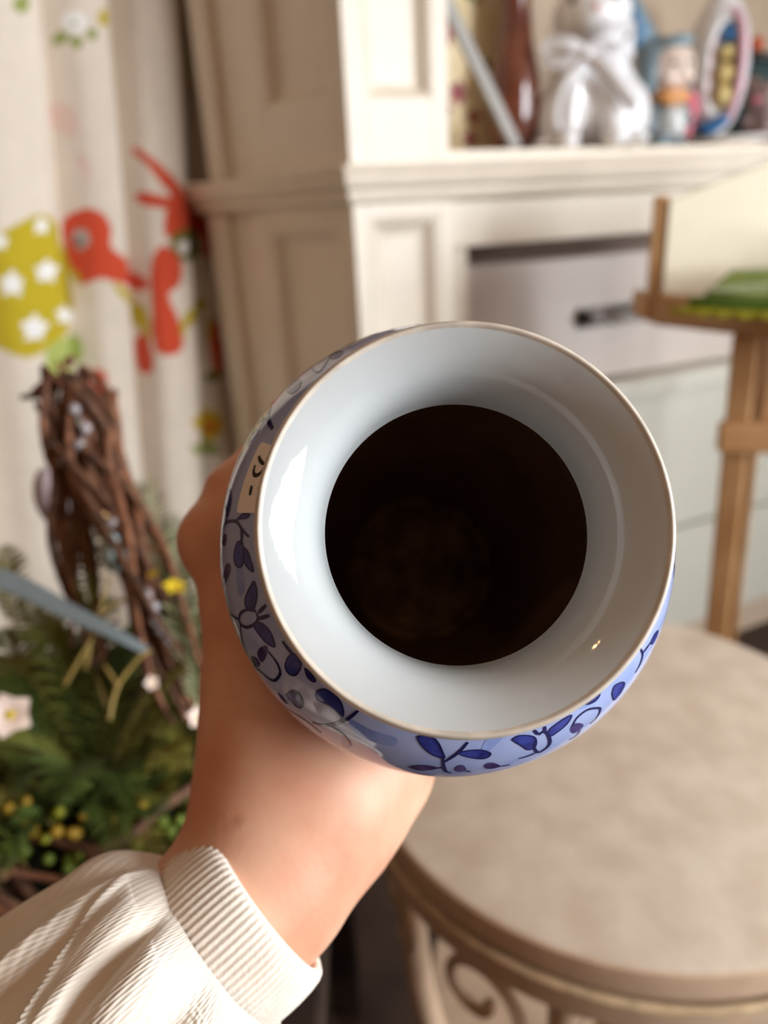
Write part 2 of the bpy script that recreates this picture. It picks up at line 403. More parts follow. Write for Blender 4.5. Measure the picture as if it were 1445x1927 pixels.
# ================================================================== round side table
TC = (0.2181, 0.6025); TZ = 0.650; TR = 0.2505
M_top = mat('mottled stone top', (226, 211, 192), 0.38, vscale=28, rgb2=(210, 192, 172), bump=0.15, bscale=90, detail=6)
M_edge = mat('beige painted wood edge', (216, 186, 156), 0.45, vary=0.12, vscale=40)
M_gold = mat('worn gilt bead', (214, 186, 148), 0.4, vary=0.3, vscale=90)
tb = thing('round_side_table', 'round side table with a mottled beige top under the vase', 'table', (TC[0], TC[1], 0))
obj('top', vlathe([(0, TZ), (TR-.006, TZ), (TR-.002, TZ-.0015), (TR-.003, TZ-.004), (0, TZ-.004)], TC, 128), M_top, tb, True, autosmooth=40)
obj('rim', vlathe([(TR-.004, TZ-.001), (TR, TZ-.003), (TR+.001, TZ-.010), (TR, TZ-.026), (TR-.006, TZ-.030), (0.02, TZ-.030)], TC, 128), M_edge, tb, True, autosmooth=40)
obj('bead', tube([(TC[0]+(TR+.001)*math.cos(a), TC[1]+(TR+.001)*math.sin(a), TZ-.036) for a in np.linspace(0, 2*math.pi, 128, endpoint=False)], .0045, 8, True), M_gold, tb, True)
obj('apron', vlathe([(TR-.006, TZ-.036), (TR+.003, TZ-.042), (TR+.001, TZ-.062), (TR-.008, TZ-.066), (TR-.012, TZ-.036)], TC, 128), M_edge, tb, True, autosmooth=40)
for k, a in enumerate((200, 245, 300, 20, 110)):
    a = math.radians(a); c = np.array([TC[0], TC[1], 0]); r = np.array([math.cos(a), math.sin(a), 0])
    obj('leg', tube(cr([c+r*(TR-.02)+Z3*(TZ-.05), c+r*(TR-.03)+Z3*.42, c+r*(TR-.055)+Z3*.2, c+r*(TR-.01)+Z3*0.0]), .014, 10), M_edge, tb, True)
for a in range(196, 350, 30):
    a = math.radians(a); r = np.array([math.cos(a), math.sin(a), 0]); tg = np.array([-math.sin(a), math.cos(a), 0]); c = np.array([TC[0], TC[1], 0])+r*(TR-.018)
    pts = [c+tg*.052*(1-t*.35)*math.cos(3.6*t-1.6)+Z3*(TZ-.125+.052*(1-t*.35)*math.sin(3.6*t-1.6)) for t in np.linspace(0, 2.2, 26)]
    obj('scroll', tube(pts, .0055, 7), M_edge, tb, True)
obj('lower_shelf', vlathe([(0, .30), (.19, .30), (.195, .29), (.19, .28), (0, .28)], TC, 64), M_edge, tb, True, autosmooth=40)

# ================================================================== wooden stand on the right
M_pine = mat('golden brown wood', (204, 160, 112), 0.45, vscale=12, rgb2=(184, 136, 88))
M_cp = mat('cream painted back', (236, 226, 200), 0.55, vary=0.03)
SZ = 0.992
A0 = np.array([0.4056, 1.1442, 0]); SF = Frame(A0, (0.1141, -0.1498, 0)); SF.n = -SF.n if SF.n[1] > 0 else SF.n
# plan axes: u along the front lip (towards the viewer and right), n outwards to the viewer's left-front; the box lies at n<0
stand = thing('wooden_stand', 'golden brown wooden stand with cream back panel on slatted legs at right', 'stand', (0.62, 1.10, 0))
SX = Frame((0.430, 1.178), (1, -0.28))
lip = []
for (x, y) in ((.440, 1.250), (.437, 1.190), (.452, 1.158), (.488, 1.100), (.515, 1.026), (.570, .948), (.640, .900), (.80, .88)): lip.append((x, y, 0))
lp = cr(lip, 8)
Tt, Nn, Bb = frames(lp)
def lipwall(z0, z1, th):
    nn = np.stack([Tt[:, 1], -Tt[:, 0], np.zeros(len(lp))], 1)
    return sweep_profile([(lp[i], -nn[i]) for i in range(len(lp))], [(0, z0), (-th, z0), (-th, z1-.004), (-th*.5, z1), (0, z1-.004)])
obj('lip', lipwall(SZ-.020, SZ+.020, .014), M_pine, stand, True, autosmooth=50)
obj('seat', prism([(.444, 1.26), (.444, 1.18), (.492, 1.098), (.575, .955), (.81, .89), (.95, 1.26)], SZ-.03, SZ-.012), M_pine, stand)
obj('corner_post', box(SX, -.008, .014, -.010, .010, SZ-.02, 1.150, .003), M_pine, stand)
bp = []
for x in np.linspace(0, 1, 15): bp.append((.440+x*.48, 1.16-.10*x*0+.0, 1.142+.075*math.sin(min(x*1.35, 1)*math.pi/2)))
n = len(bp); V = [(x, y, z) for x, y, z in bp]+[(x, y, SZ-.012) for x, y, z in bp]+[(x, y+.016, z) for x, y, z in bp]+[(x, y+.016, SZ-.012) for x, y, z in bp]
Fc = []
for i in range(n-1):
    Fc += [(i, i+1, n+i+1, n+i), (2*n+i, 3*n+i, 3*n+i+1, 2*n+i+1), (i, 2*n+i, 2*n+i+1, i+1), (n+i, n+i+1, 3*n+i+1, 3*n+i)]
Fc += [(0, n, 3*n, 2*n), (n-1, 3*n-1, 4*n-1, 2*n-1)]
obj('back_panel', outward((np.array(V), Fc)), M_cp, stand)
def legat(name, a, b, w_):
    a = np.array(a); b = np.array(b); d = np.array([0.86, -0.5, 0]); e = np.array([.5, .86, 0])
    V = []
    for c, s in ((a, 1), (b, .9)):
        for (i, j) in ((-1, -1), (1, -1), (1, 1), (-1, 1)): V.append(c+d*i*w_*s+e*j*w_*s)
    obj(name, bevel_mesh((np.array(V), [(0, 1, 2, 3), (4, 5, 6, 7), (0, 1, 5, 4), (1, 2, 6, 5), (2, 3, 7, 6), (3, 0, 4, 7)]), .004), M_pine, stand)
la = np.array([.5298, 1.0655, SZ-.03]); lb = np.array([.548, 1.05, 0.0])
legat('leg', la, lb, .0175); legat('leg', la+[.30, -.09, 0], lb+[.32, -.10, 0], .0175)
legat('leg', la+[.10, .16, 0], lb+[.11, .18, 0], .0175); legat('leg', la+[.36, .12, 0], lb+[.38, .14, 0], .0175)
RF = Frame(la+[-.02, -.005, 0], (.30, -.09, 0))
obj('rail', box(RF, -.008, .36, -.002, .026, .795, .838, .004), M_pine, stand)
for k in range(5): obj('slat', box(RF, .05+.055*k, .05+.055*k+.044, -.012, .004, .838, SZ-.031, .002), M_pine, stand)
# green felt leaf mat lying over the lip, and a sprig
M_felt = mat('green felt', (150, 168, 84), 0.95, vary=0.2, vscale=60, sheen=0.3); M_trim = mat('yellow green felt trim', (176, 172, 40), 0.95, vary=0.2, vscale=60)
M_feltd = mat('deep green felt', (92, 126, 38), 0.95, vary=0.2, vscale=60)
mt = thing('felt_leaf_mat', 'green felt leaf mat with zigzag yellow edge on the wooden stand', 'mat', (.62, 1.0, SZ+.03))
def felt(scale, z, th, zig):
    ring = []
    for k in range(96):
        a = 2*math.pi*k/96; r = 1+(zig if k % 2 else 0)
        tip = 1+.25*max(0, math.cos(a-math.pi))**6
        ring.append((.650+.190*scale*r*tip*math.cos(a), .990+.095*scale*r*math.sin(a)-.25*(.190*scale*r*math.cos(a))))
    n = len(ring); ylip = lambda x: np.interp(x, [.42, .48, .515, .57, .64, .80], [1.17, 1.098, 1.026, .948, .90, .88]); zz = lambda x, y: z-min(.022, .45*max(0, ylip(x)-.006-y))+.012*math.exp(-((y-1.03)/.05)**2)+.006*math.sin(14*x)
    V = [(.650, .985, zz(.65, .985)+th)]+[(x, y, zz(x, y)+th) for x, y in ring]+[(x, y, zz(x, y)) for x, y in ring]+[(.650, .985, zz(.65, .985))]
    Fc = [(0, 1+i, 1+(i+1) % n) for i in range(n)]+[(1+i, 1+n+i, 1+n+(i+1) % n, 1+(i+1) % n) for i in range(n)]+[(2*n+1, 1+n+(i+1) % n, 1+n+i) for i in range(n)]
    return outward((np.array(V), Fc))
obj('trim', felt(1.0, SZ+.021, .007, .03), M_trim, mt); obj('deep_layer', felt(.93, SZ+.029, .010, 0), M_feltd, mt); obj('top_layer', felt(.84, SZ+.040, .007, 0), M_felt, mt)
M_dkleaf = mat('dark green leaf', (62, 74, 34), 0.6, vary=0.3)
sp = thing('leaf_sprig', 'dark green leaf sprig lying on the green felt mat', 'sprig', (.70, 1.0, SZ+.06))
def leaf(base, tip, width, up=Z3, curl=.15, n=7, th=.0006):
    base = np.array(base, float); tip = np.array(tip, float); d = tip-base; L = np.linalg.norm(d); s = np.cross(d/L, up); s /= np.linalg.norm(s)+1e-9; nrm = np.cross(s, d/L)
    V = []; 
    for i in range(n+1):
        t = i/n; w_ = width*math.sin(math.pi*min(max(t, .02), .985)**.8)*.5; c = base+d*t+nrm*curl*L*math.sin(math.pi*t)*.5
        V += [c-s*w_+nrm*w_*.25, c-nrm*0, c+s*w_+nrm*w_*.25]
    Fc = [(3*i+j, 3*i+j+1, 3*i+4+j, 3*i+3+j) for i in range(n) for j in (0, 1)]
    return np.array(V), Fc
for (b, t) in (((.80, .99, SZ+.062), (.575, 1.02, SZ+.088)), ((.80, .99, SZ+.062), (.62, .96, SZ+.085)), ((.80, 1.0, SZ+.062), (.66, 1.07, SZ+.10))): obj('leaf', leaf(b, t, .04), M_dkleaf, sp, True)

# ================================================================== printed curtain
MOTIFS=[('olive',[(0.477,1.051),(0.512,1.117),(0.553,1.148),(0.580,1.160),(0.615,1.174),(0.649,1.167),(0.681,1.114),(0.675,1.048),(0.666,0.990),(0.606,0.964),(0.568,0.946),(0.541,0.943),(0.512,0.962),(0.480,0.997)]),
('leafgreen',[(0.577,0.945),(0.606,0.964),(0.665,0.960),(0.661,0.911),(0.607,0.901),(0.573,0.907)]),
('red',[(0.685,1.151),(0.695,1.173),(0.718,1.182),(0.740,1.171),(0.749,1.146),(0.742,1.117),(0.766,1.093),(0.816,1.059),(0.817,1.029),(0.763,1.043),(0.716,1.060),(0.687,1.052),(0.682,1.095)]),
('grey',[(0.695,1.142),(0.704,1.149),(0.711,1.142),(0.712,1.128),(0.704,1.116),(0.696,1.113),(0.693,1.127)]),
('dark',[(0.697,1.133),(0.702,1.136),(0.703,1.126),(0.698,1.117),(0.695,1.122)]),
('olive',[(0.734,1.053),(0.761,1.033),(0.809,1.001),(0.811,0.957),(0.804,0.914),(0.800,0.963),(0.746,1.023)]),
('olive',[(0.680,1.086),(0.690,1.066),(0.689,1.052),(0.682,1.059)]),
('red',[(0.796,0.929),(0.806,0.943),(0.805,0.888),(0.800,0.866),(0.791,0.863),(0.791,0.886)]),
('red',[(0.670,0.890),(0.684,0.895),(0.690,0.874),(0.679,0.847),(0.666,0.850)]),
('red',[(0.848,1.289),(0.858,1.274),(0.887,1.247),(0.929,1.202),(0.908,1.183),(0.871,1.227),(0.847,1.273)]),
('red',[(0.838,1.208),(0.866,1.200),(0.906,1.192),(0.896,1.176),(0.852,1.180),(0.837,1.189)]),
('red',[(0.882,1.183),(0.933,1.202),(1.008,1.167),(1.006,1.081),(0.995,1.076),(0.985,1.131),(0.883,1.120),(0.863,1.136)]),
('olivedk',[(0.872,1.115),(0.893,1.134),(0.982,1.134),(0.989,1.109),(0.979,1.077),(0.894,1.077),(0.874,1.090)]),
('white',[(0.888,1.109),(0.904,1.118),(0.920,1.109),(0.910,1.093),(0.890,1.091)]),
('red',[(0.837,1.095),(0.853,1.109),(0.873,1.100),(0.888,1.069),(0.875,1.034),(0.848,1.016),(0.859,0.968),(0.864,0.930),(0.851,0.903),(0.821,0.900),(0.810,0.920),(0.821,1.013),(0.828,1.064)]),
('olive',[(0.863,0.959),(0.898,0.984),(0.980,0.991),(0.972,0.966),(0.882,0.952),(0.863,0.925)]),
('olive',[(0.983,0.959),(0.989,0.947),(0.980,0.902),(0.972,0.914)]),
('red',[(0.984,0.930),(1.000,0.934),(0.994,0.841),(0.975,0.831),(0.974,0.879)]),
('yellow',[(0.856,0.745),(0.882,0.761),(0.954,0.746),(0.969,0.728),(0.970,0.699),(0.951,0.679),(0.930,0.680)]),
('orange',[(0.936,0.713),(0.948,0.722),(0.957,0.711),(0.949,0.697),(0.939,0.698)]),
('olivelt',[(0.846,0.702),(0.933,0.675),(0.953,0.664),(0.946,0.641),(0.866,0.671)]),
('olivedk',[(0.955,0.827),(0.975,0.834),(0.991,0.823),(0.977,0.812),(0.958,0.814)]),
('olivelt',[(0.727,1.454),(0.739,1.464),(0.747,1.457),(0.738,1.445),(0.728,1.445)]),
('olivelt',[(0.747,1.452),(0.756,1.455),(0.763,1.447),(0.754,1.436),(0.747,1.441)]),
('olivelt',[(0.771,1.463),(0.785,1.469),(0.791,1.459),(0.777,1.449)]),
('white',[(0.742,1.478),(0.747,1.489),(0.759,1.493),(0.772,1.489),(0.776,1.476),(0.766,1.463),(0.752,1.458),(0.744,1.465)]),
('olivelt',[(0.753,1.476),(0.757,1.479),(0.760,1.474),(0.756,1.469)]),
('olivelt',[(0.652,1.492),(0.676,1.502),(0.677,1.487),(0.663,1.475),(0.654,1.479)]),
('olive',[(0.799,1.492),(0.819,1.501),(0.818,1.479),(0.800,1.474)]),
('pink',[(0.685,1.346),(0.722,1.354),(0.734,1.323),(0.724,1.298),(0.706,1.313)]),
('pink',[(0.719,1.273),(0.733,1.263),(0.734,1.228),(0.724,1.233)]),
('white',[(0.626,1.171),(0.631,1.164),(0.640,1.161),(0.632,1.154),(0.630,1.145),(0.621,1.148),(0.610,1.146),(0.613,1.155),(0.609,1.162),(0.619,1.164)]),
('white',[(0.620,1.104),(0.626,1.093),(0.642,1.087),(0.628,1.077),(0.624,1.063),(0.610,1.069),(0.596,1.066),(0.599,1.080),(0.593,1.091),(0.608,1.094)]),
('white',[(0.556,1.089),(0.561,1.077),(0.572,1.071),(0.562,1.061),(0.558,1.047),(0.547,1.053),(0.535,1.049),(0.538,1.063),(0.534,1.075),(0.546,1.078)]),
('white',[(0.575,1.015),(0.581,1.001),(0.596,0.994),(0.583,0.983),(0.579,0.967),(0.565,0.974),(0.549,0.971),(0.553,0.987),(0.547,1.001),(0.563,1.004)]),
('white',[(0.639,1.022),(0.667,1.007),(0.673,1.003),(0.667,0.994),(0.665,0.983),(0.630,0.994),(0.615,0.993),(0.618,1.004),(0.613,1.013),(0.626,1.015)]),
('white',[(0.553,1.150),(0.556,1.143),(0.564,1.139),(0.557,1.132),(0.555,1.123),(0.547,1.126),(0.539,1.124),(0.541,1.133),(0.539,1.141),(0.547,1.143)])]

CB = np.array([-1.05, 1.0, 0]); CD = np.array([0.70253, 0.711654, 0]); CN = np.array([0.711654, -0.70253, 0])
M_cloth = mat('printed cotton', (232, 222, 208), 0.9, attr='print', vary=0.05, vscale=25, sheen=0.1, bump=0.1, bscale=900)
prt = np.array([(.30, .02), (.36, .045), (.42, .05), (.47, .03), (.50, .005), (.53, .02), (.57, .045), (.63, .052), (.665, .045), (.684, .02), (.694, .003), (.708, .018), (.735, .044), (.77, .052), (.795, .045), (.806, .015), (.815, -.012), (.832, -.012), (.842, .012), (.86, .040), (.90, .048), (.94, .040), (.962, .015), (.972, -.02), (.992, -.025), (1.01, -.01), (1.04, .004), (1.09, .006), (1.14, -.01), (1.2, -.02)])
pl = cr(prt, 12)
pl = pl[np.r_[True, np.diff(pl[:, 0]) > 1e-4]]
zs = np.concatenate([np.linspace(.03, .5, 14)[:-1], np.linspace(.5, 1.62, 320), np.linspace(1.63, 2.2, 14)])
PC = dict(olive=(196, 174, 30), leafgreen=(176, 188, 100), red=(216, 78, 46), grey=(190, 180, 176), dark=(96, 78, 78), olivedk=(120, 116, 40), white=(250, 248, 244), yellow=(206, 176, 40), orange=(214, 110, 40), olivelt=(150, 160, 84), pink=(232, 205, 192))
def inside(poly, X, Y):
    r = np.zeros(X.shape, bool); n = len(poly)
    for i in range(n):
        x1, y1 = poly[i]; x2, y2 = poly[(i+1) % n]
        c = (y1 > Y) != (y2 > Y)
        with np.errstate(all='ignore'): r ^= c & (X < (x2-x1)*(Y-y1)/(y2-y1+1e-12)+x1)
    return r
TT, ZZ = np.meshgrid(pl[:, 0], zs); OO = np.broadcast_to(pl[:, 1], TT.shape)
TS = TT+.12*(ZZ-1.265)                      # the cloth hangs a little drawn to one side
OS = OO*1.35*(1+.10*np.sin(3*ZZ))+.004*np.sin(9*ZZ+TT*20)
V = CB+TS[..., None]*CD+OS[..., None]*CN+ZZ[..., None]*Z3
col = np.ones(TT.shape+(4,)); col[..., :3] = lin((233, 220, 204))
for key, poly in MOTIFS: col[inside(cr(poly, 4, True), TS, ZZ), :3] = lin(PC[key])
nz, nt_ = TT.shape
Fc = [(i*nt_+j, i*nt_+j+1, (i+1)*nt_+j+1, (i+1)*nt_+j) for i in range(nz-1) for j in range(nt_-1)]
cur = obj('printed_curtain', (V.reshape(-1, 3), Fc), M_cloth, None, True)
tag(cur, 'cream cotton curtain printed with red birds and a starred yellow egg', 'curtain')
ca = cur.data.color_attributes.new('print', 'FLOAT_COLOR', 'POINT'); ca.data.foreach_set('color', col.reshape(-1))
sm = cur.modifiers.new('cloth thickness', 'SOLIDIFY'); sm.thickness = .0012
M_rod = mat('wooden rod', (120, 84, 56), 0.5)
rod = obj('curtain_rod', tube([CB+CD*.1+Z3*2.21, CB+CD*1.3+Z3*2.21], .012, 12), M_rod, None, True); tag(rod, 'thin wooden curtain rod above the printed curtain', 'rod')

# ================================================================== porcelain vase
def c3(x, y, z): return x*RGT - y*UPV + z*FWD          # camera-aligned axes: right, down, away
VO = P(875.5, 983.5, .18)
_a = np.array([.0007, .0296, .24]); _a /= np.linalg.norm(_a)
VA = c3(*_a); VX = RGT-VA*(RGT@VA); VX /= np.linalg.norm(VX); VY = np.cross(VA, VX)
V_OUT = [(.005,.050),(.010,.0458),(.016,.0425),(.021,.042),(.026,.0450),(.032,.0535),(.040,.0630),(.050,.0698),(.060,.0727),(.072,.0730),(.09,.0715),(.12,.0668),(.16,.059),(.2,.0505),(.235,.045),(.25,.044),(.258,.0455)]
_vs = np.array(V_OUT)
_fine = cr(_vs, 10)
def vrad(s): return np.interp(s, _fine[:, 0], _fine[:, 1])
def vpt(phi, s, off=0.0):
    """point on the outer glaze: angle in degrees, distance from the rim in metres"""
    t = math.radians(phi); d = math.cos(t)*VX+math.sin(t)*VY
    r = vrad(s); dr = (vrad(s+.0008)-vrad(s-.0008))/.0016
    n = d-VA*dr; n /= np.linalg.norm(n)
    return VO+VA*s+d*r+n*off
M_glaze = mat('pale blue porcelain glaze', (178, 190, 230), 0.07, vscale=45, rgb2=(156, 174, 226), coat=0.3, spec=0.6)
M_wglaze = mat('white porcelain glaze', (202, 206, 206), 0.04, vary=0.02, vscale=40, coat=0.1, spec=0.45, bump=0.35, bscale=55, bdist=0.0008)
M_rimc = mat('bare biscuit rim', (222, 210, 194), 0.45, vary=0.25, vscale=120)
M_inshade = mat('inner wall shade brown', (158, 122, 92), 0.75, vary=0.3, vscale=30)  # brown colour stands in for the dim light inside the vase
M_botshade = mat('inner bottom shade brown', (196, 164, 126), 0.7, vscale=60, rgb2=(130, 102, 80))  # inner bottom: same dimness put into the colour, a paler brown
vase = thing('porcelain_vase', 'blue and white porcelain vase with flaring mouth held in a hand', 'vase', tuple(VO+VA*.258))
obj('body', outward(lathe(list(map(tuple, _fine))+[(.256, .042), (.252, .039), (.252, .00001)], VO, VA, VX, VY, 192)), M_glaze, vase, True, autosmooth=60)
lip = cr([(.0245,.0360),(.0225,.0362),(.0180,.0367),(.0136,.0376),(.0098,.0390),(.0074,.0405),(.0057,.0420),(.0044,.0435),(.0033,.0450),(.0023,.0465),(.0014,.0480),(.0007,.0493)], 6)
obj('mouth', outward(lathe(list(map(tuple, lip)), VO, VA, VX, VY, 192)), M_wglaze, vase, True)
rim = cr([(.0007,.0493),(.0001,.0502),(.0006,.0510),(.0018,.05145),(.0032,.0512),(.005,.050)], 5)
obj('rim', outward(lathe(list(map(tuple, rim)), VO, VA, VX, VY, 192)), M_rimc, vase, True)
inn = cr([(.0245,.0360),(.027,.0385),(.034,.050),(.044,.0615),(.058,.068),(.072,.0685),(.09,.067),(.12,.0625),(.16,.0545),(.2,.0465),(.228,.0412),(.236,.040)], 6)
obj('interior', lathe(list(map(tuple, inn)), VO, VA, VX, VY, 96), M_inshade, vase, True)
bot = cr([(.236,.040),(.239,.0385),(.2395,.036),(.238,.0345),(.2365,.033),(.238,.031),(.241,.028),(.241,.014),(.2405,.00001)], 4)
obj('inner_bottom', lathe(list(map(tuple, bot)), VO, VA, VX, VY, 96), M_botshade, vase, True)
# brush-painted flowers and vines on the shoulder (angle in degrees, mm below the rim)
PAT_LEAF=[[(-166.85,49.9),(-167.42,47.7),(-170.29,45.7),(-173.12,45.9),(-174.48,46.9),(-172.33,48.7),(-169.26,53.5)],
[(-175.05,40.6),(-173.77,38.8),(-173.59,36.6),(-174.81,37.4)],
[(178.75,40.1),(178.57,38.3),(175.55,37.8),(172.71,38.4),(171.95,39.7),(173.22,41.7),(176.04,41.6)],
[(177.06,38),(176.15,36.8),(173.76,36.1),(170,35.6),(171.23,37),(173.37,38)],
[(159.75,39.5),(161.57,40.7),(163.54,39.8),(166.05,37.3),(166.98,35.9),(163.72,35.9),(161.09,37.1),(159.75,38.4)],
[(155.81,40.4),(156.25,38.5),(154.74,37),(151.86,36.3),(148.31,37.1),(149.97,38.6),(152.77,39.7)],
[(142.56,37.6),(143.75,35.6),(143.43,34),(141.29,33.6),(139.46,34.5),(138.59,36.8),(139.54,38.1),(141.15,38.3)],
[(138.41,34.1),(136.36,33.8),(133.78,34.2),(134.11,34.9),(136.24,35)],
[(136.53,45.1),(136.36,41.7),(134.7,40.2),(132.37,41.4),(131.56,43.8),(132.64,45.7),(135.01,45.4)],
[(138.19,48.4),(137.07,47.8),(134.92,48.7),(136.31,49.5)],
[(130.97,36.9),(131.3,35.7),(130.14,34.3),(127.48,33.8),(124.42,34.3),(122.25,35.8),(121.82,37.2),(124.66,36.8),(127.27,37),(129.59,37.6)],
[(100.61,34.9),(99.26,34.3),(96.68,34.2),(94.47,35.7),(93,38.1),(92.37,40),(94.34,39.7),(96.78,38.4),(99,36.7)],
[(89.16,38.3),(86.34,37.7),(82.76,37.9),(80.41,39.3),(81.01,40.8),(82.81,41.1),(86.3,39.8)],
[(74.24,36.7),(72.17,36.3),(69.32,37.3),(67.92,39),(68.48,42),(70.27,42.4),(72.07,39.4),(73.51,37.7)],
[(64.75,39.2),(63.23,38),(59.66,37.5),(56.73,37.8),(58.32,39.3),(60.78,40.2),(64.15,40.7)],
[(52.06,37.5),(49.87,37.6),(47.35,38),(47.53,38.8),(49.3,39.1),(51.26,38.3)],
[(44.36,42.1),(42.66,40.5),(40.54,42.1),(40.17,44.4),(42.38,46.8),(44.7,46.4)],
[(27.71,44.5),(25.22,44.8),(23.88,46.7),(25.66,47.9),(27.4,46.8)],
[(-137.21,47.6),(-135.35,49.2),(-133.01,48.8),(-133.04,45.3),(-134.53,42.7),(-137.06,43)],
[(-122.58,48.5),(-121.01,49.5),(-119.23,45.8),(-120.78,43.2),(-122.42,44.5)],
[(-153.67,50.8),(-150.97,49.1),(-149.56,46.4),(-151.78,45.6),(-153.72,47.7)]]
PAT_PURPLE=[[(179.27,50),(-178.9,49.1),(-178.48,47),(-179.67,45.9),(178.61,46.8),(178.32,48.2)],
[(173.75,46.3),(172.95,44.1),(171.1,45),(169.34,48.4),(168.44,55.7),(170.87,51.5)],
[(149.48,44.4),(150.13,41.7),(149.79,39.5),(148.53,39.5),(147.17,42),(146.69,44.6),(147.91,45.4)],
[(149.61,49.9),(148.78,46.8),(146.98,46),(146.35,48.1),(147.49,51.8)],
[(100.81,47),(98.8,44.8),(95.5,44.1),(93.38,45.3),(95.83,47.4),(98.38,48.3)],
[(89.38,45.4),(88.56,43.5),(87.2,43.6),(86.42,46),(87.27,47.5),(88.59,47.4)],
[(82.02,45.2),(81.11,43.6),(79.32,44.3),(77.82,47),(78.9,48.1),(81.04,47.5)],
[(58.5,42.6),(57.29,41.1),(55.39,42.8),(54.78,45.3),(56.3,46.6),(58.11,45.6)]]
PAT_WASH=[[(82.77,38.2),(81.62,35.7),(79.61,35.1),(76.65,35.6),(79.09,37.4),(81.09,38.9)],
[(119.2,43),(117.69,42.9),(115.76,45.1),(115.99,47.8),(117.66,48.9)],
[(-118.27,46.4),(-116.15,45.3),(-110.77,45),(-104.9,48.6),(-110.09,48.4),(-114.86,47.5)],
[(54.94,36.7),(50.8,39.1),(41.83,38),(33.62,39.5),(36.12,37.1),(47.14,36.6)],
[(119.59,36.7),(113.11,36.7),(106.23,36.4),(106.11,39),(111.64,39.9),(117.21,39.5)],
[(174.41,39.8),(170.63,38.9),(165.61,39.3),(164.78,42.4),(170.36,41.5)]]
PAT_STROKE=[(1,[(-179.4,49.7),(-177.11,49.3),(-175.71,47.2),(-175.58,41.4),(-177.44,38.9),(-179.32,37.1),(179.85,36.2)]),
(1.2,[(-174.48,46.9),(-175.71,47.2)]),
(1.2,[(-177.74,38.8),(-179.96,38.4),(177.89,38.8)]),
(0.9,[(-175.58,41.4),(-174.79,40)]),
(0.8,[(162.54,55.6),(160.31,49),(159.1,46.5)]),
(1.1,[(159,37.7),(160.39,39.6),(160.4,43.6),(159.16,46.1),(157.69,46),(156.37,43.4),(156.18,39.7),(157.1,38),(158.67,37.7)]),
(1.2,[(158.49,37.2),(159.57,34.6)]),
(1.2,[(157.03,37.8),(156.47,34.7)]),
(0.8,[(158.06,46.3),(154.68,49.5),(151.76,52.5),(149.71,53)]),
(1,[(148.18,39.8),(145.4,39.3),(143.04,39.6),(141.46,41),(141.13,44.7),(142.48,47.1),(145.32,49.4),(147.2,52.1)]),
(1.1,[(148.28,34.7),(145.11,34.5),(143.5,34.3)]),
(1,[(147.99,58.8),(141.82,58.9),(137.8,57.1),(133.45,52.2),(128.78,48.8),(123.75,49.1)]),
(1.2,[(121.97,37),(121.29,38.6),(122.26,40.8),(124.47,44.2),(127,46.6)]),
(1.1,[(121.14,38.8),(119.82,36.3),(118.81,33.8)]),
(0.9,[(123.3,42.7),(120.21,42.3),(117.49,43.7),(115.86,45.9)]),
(1.1,[(89.85,48.3),(91.38,47),(92.16,43.9),(92.79,39.9)]),
(1.1,[(92.21,41.8),(90.45,39.8),(88.34,37.6),(86.37,35.4)]),
(0.9,[(94.04,45.4),(92.24,44.6)]),
(0.9,[(86.65,46.6),(85.27,48.1)]),
(0.9,[(77.96,47.3),(75.25,48.2)]),
(1.1,[(67.76,36.3),(67.01,38)]),
(1.1,[(64.63,36.6),(65.05,38.3)]),
(1.2,[(66.91,38.2),(65.28,38),(64.44,39.7),(64.57,43.6),(65.93,45.6),(67.86,46),(68.8,42.4),(67.95,39.6)]),
(1,[(68.41,45.4),(70.29,45.7),(73.11,45.4)]),
(0.9,[(57.75,41.8),(55.66,39.8),(52.15,39.8),(49.63,42.2),(49.15,44.3),(50.92,46.9),(53.11,47.5)]),
(0.9,[(56.04,47),(57.6,49.1),(59.42,48.5)]),
(1,[(30.65,40.1),(31.4,43.5),(33.93,45.6),(36.08,45.9)]),
(1,[(31.21,43),(27.71,44.5)]),
(0.8,[(-127.64,48.7),(-128.48,45.1),(-127.78,42),(-125.5,43.4),(-122.87,46.4)]),
(1,[(-142.64,50),(-144.88,47.1),(-149.42,46.6)]),
(1.6,[(-145.35,46.7),(-147.22,42.4),(-148.48,39.2)])]

def unwrap(q): return [(p[0]+360*round((q[0][0]-p[0])/360), p[1]) for p in q]
def fill(polys, off, jit=0):
    out = []
    for q in polys:
        if len(q) < 3: continue
        q = unwrap(q); s = cr(q, 4, True); c = s.mean(0)
        pts = [vpt(c[0], c[1]/1000, off)]
        mid = [(c+p)/2 for p in s]
        pts += [vpt(p[0], p[1]/1000, off) for p in mid]+[vpt(p[0], p[1]/1000, off) for p in s]
        n = len(s)
        out.append((np.array(pts), [(0, 1+i, 1+(i+1) % n) for i in range(n)]+[(1+i, 1+n+i, 1+n+(i+1) % n, 1+(i+1) % n) for i in range(n)]))
    return join(*out)
def strokes(lst, off):
    out = []
    for wd, q in lst:
        if len(q) < 2: continue
        q = unwrap(q); s = cr(q, 6); pp = np.array([vpt(p[0], p[1]/1000, off) for p in s]); n = len(pp)
        T = np.gradient(pp, axis=0); T /= np.linalg.norm(T, axis=1)[:, None]+1e-12
        V = []
        for i in range(n):
            nr = vpt(s[i][0], s[i][1]/1000, off+.001)-pp[i]; nr /= np.linalg.norm(nr); b = np.cross(T[i], nr)
            w_ = wd*.00052*(.55+.45*math.sin(math.pi*min(max(i/(n-1), .12), .88)))
            V += [pp[i]-b*w_, pp[i]+b*w_]
        out.append((np.array(V), [(2*i, 2*i+1, 2*i+3, 2*i+2) for i in range(n-1)]))
    return join(*out)
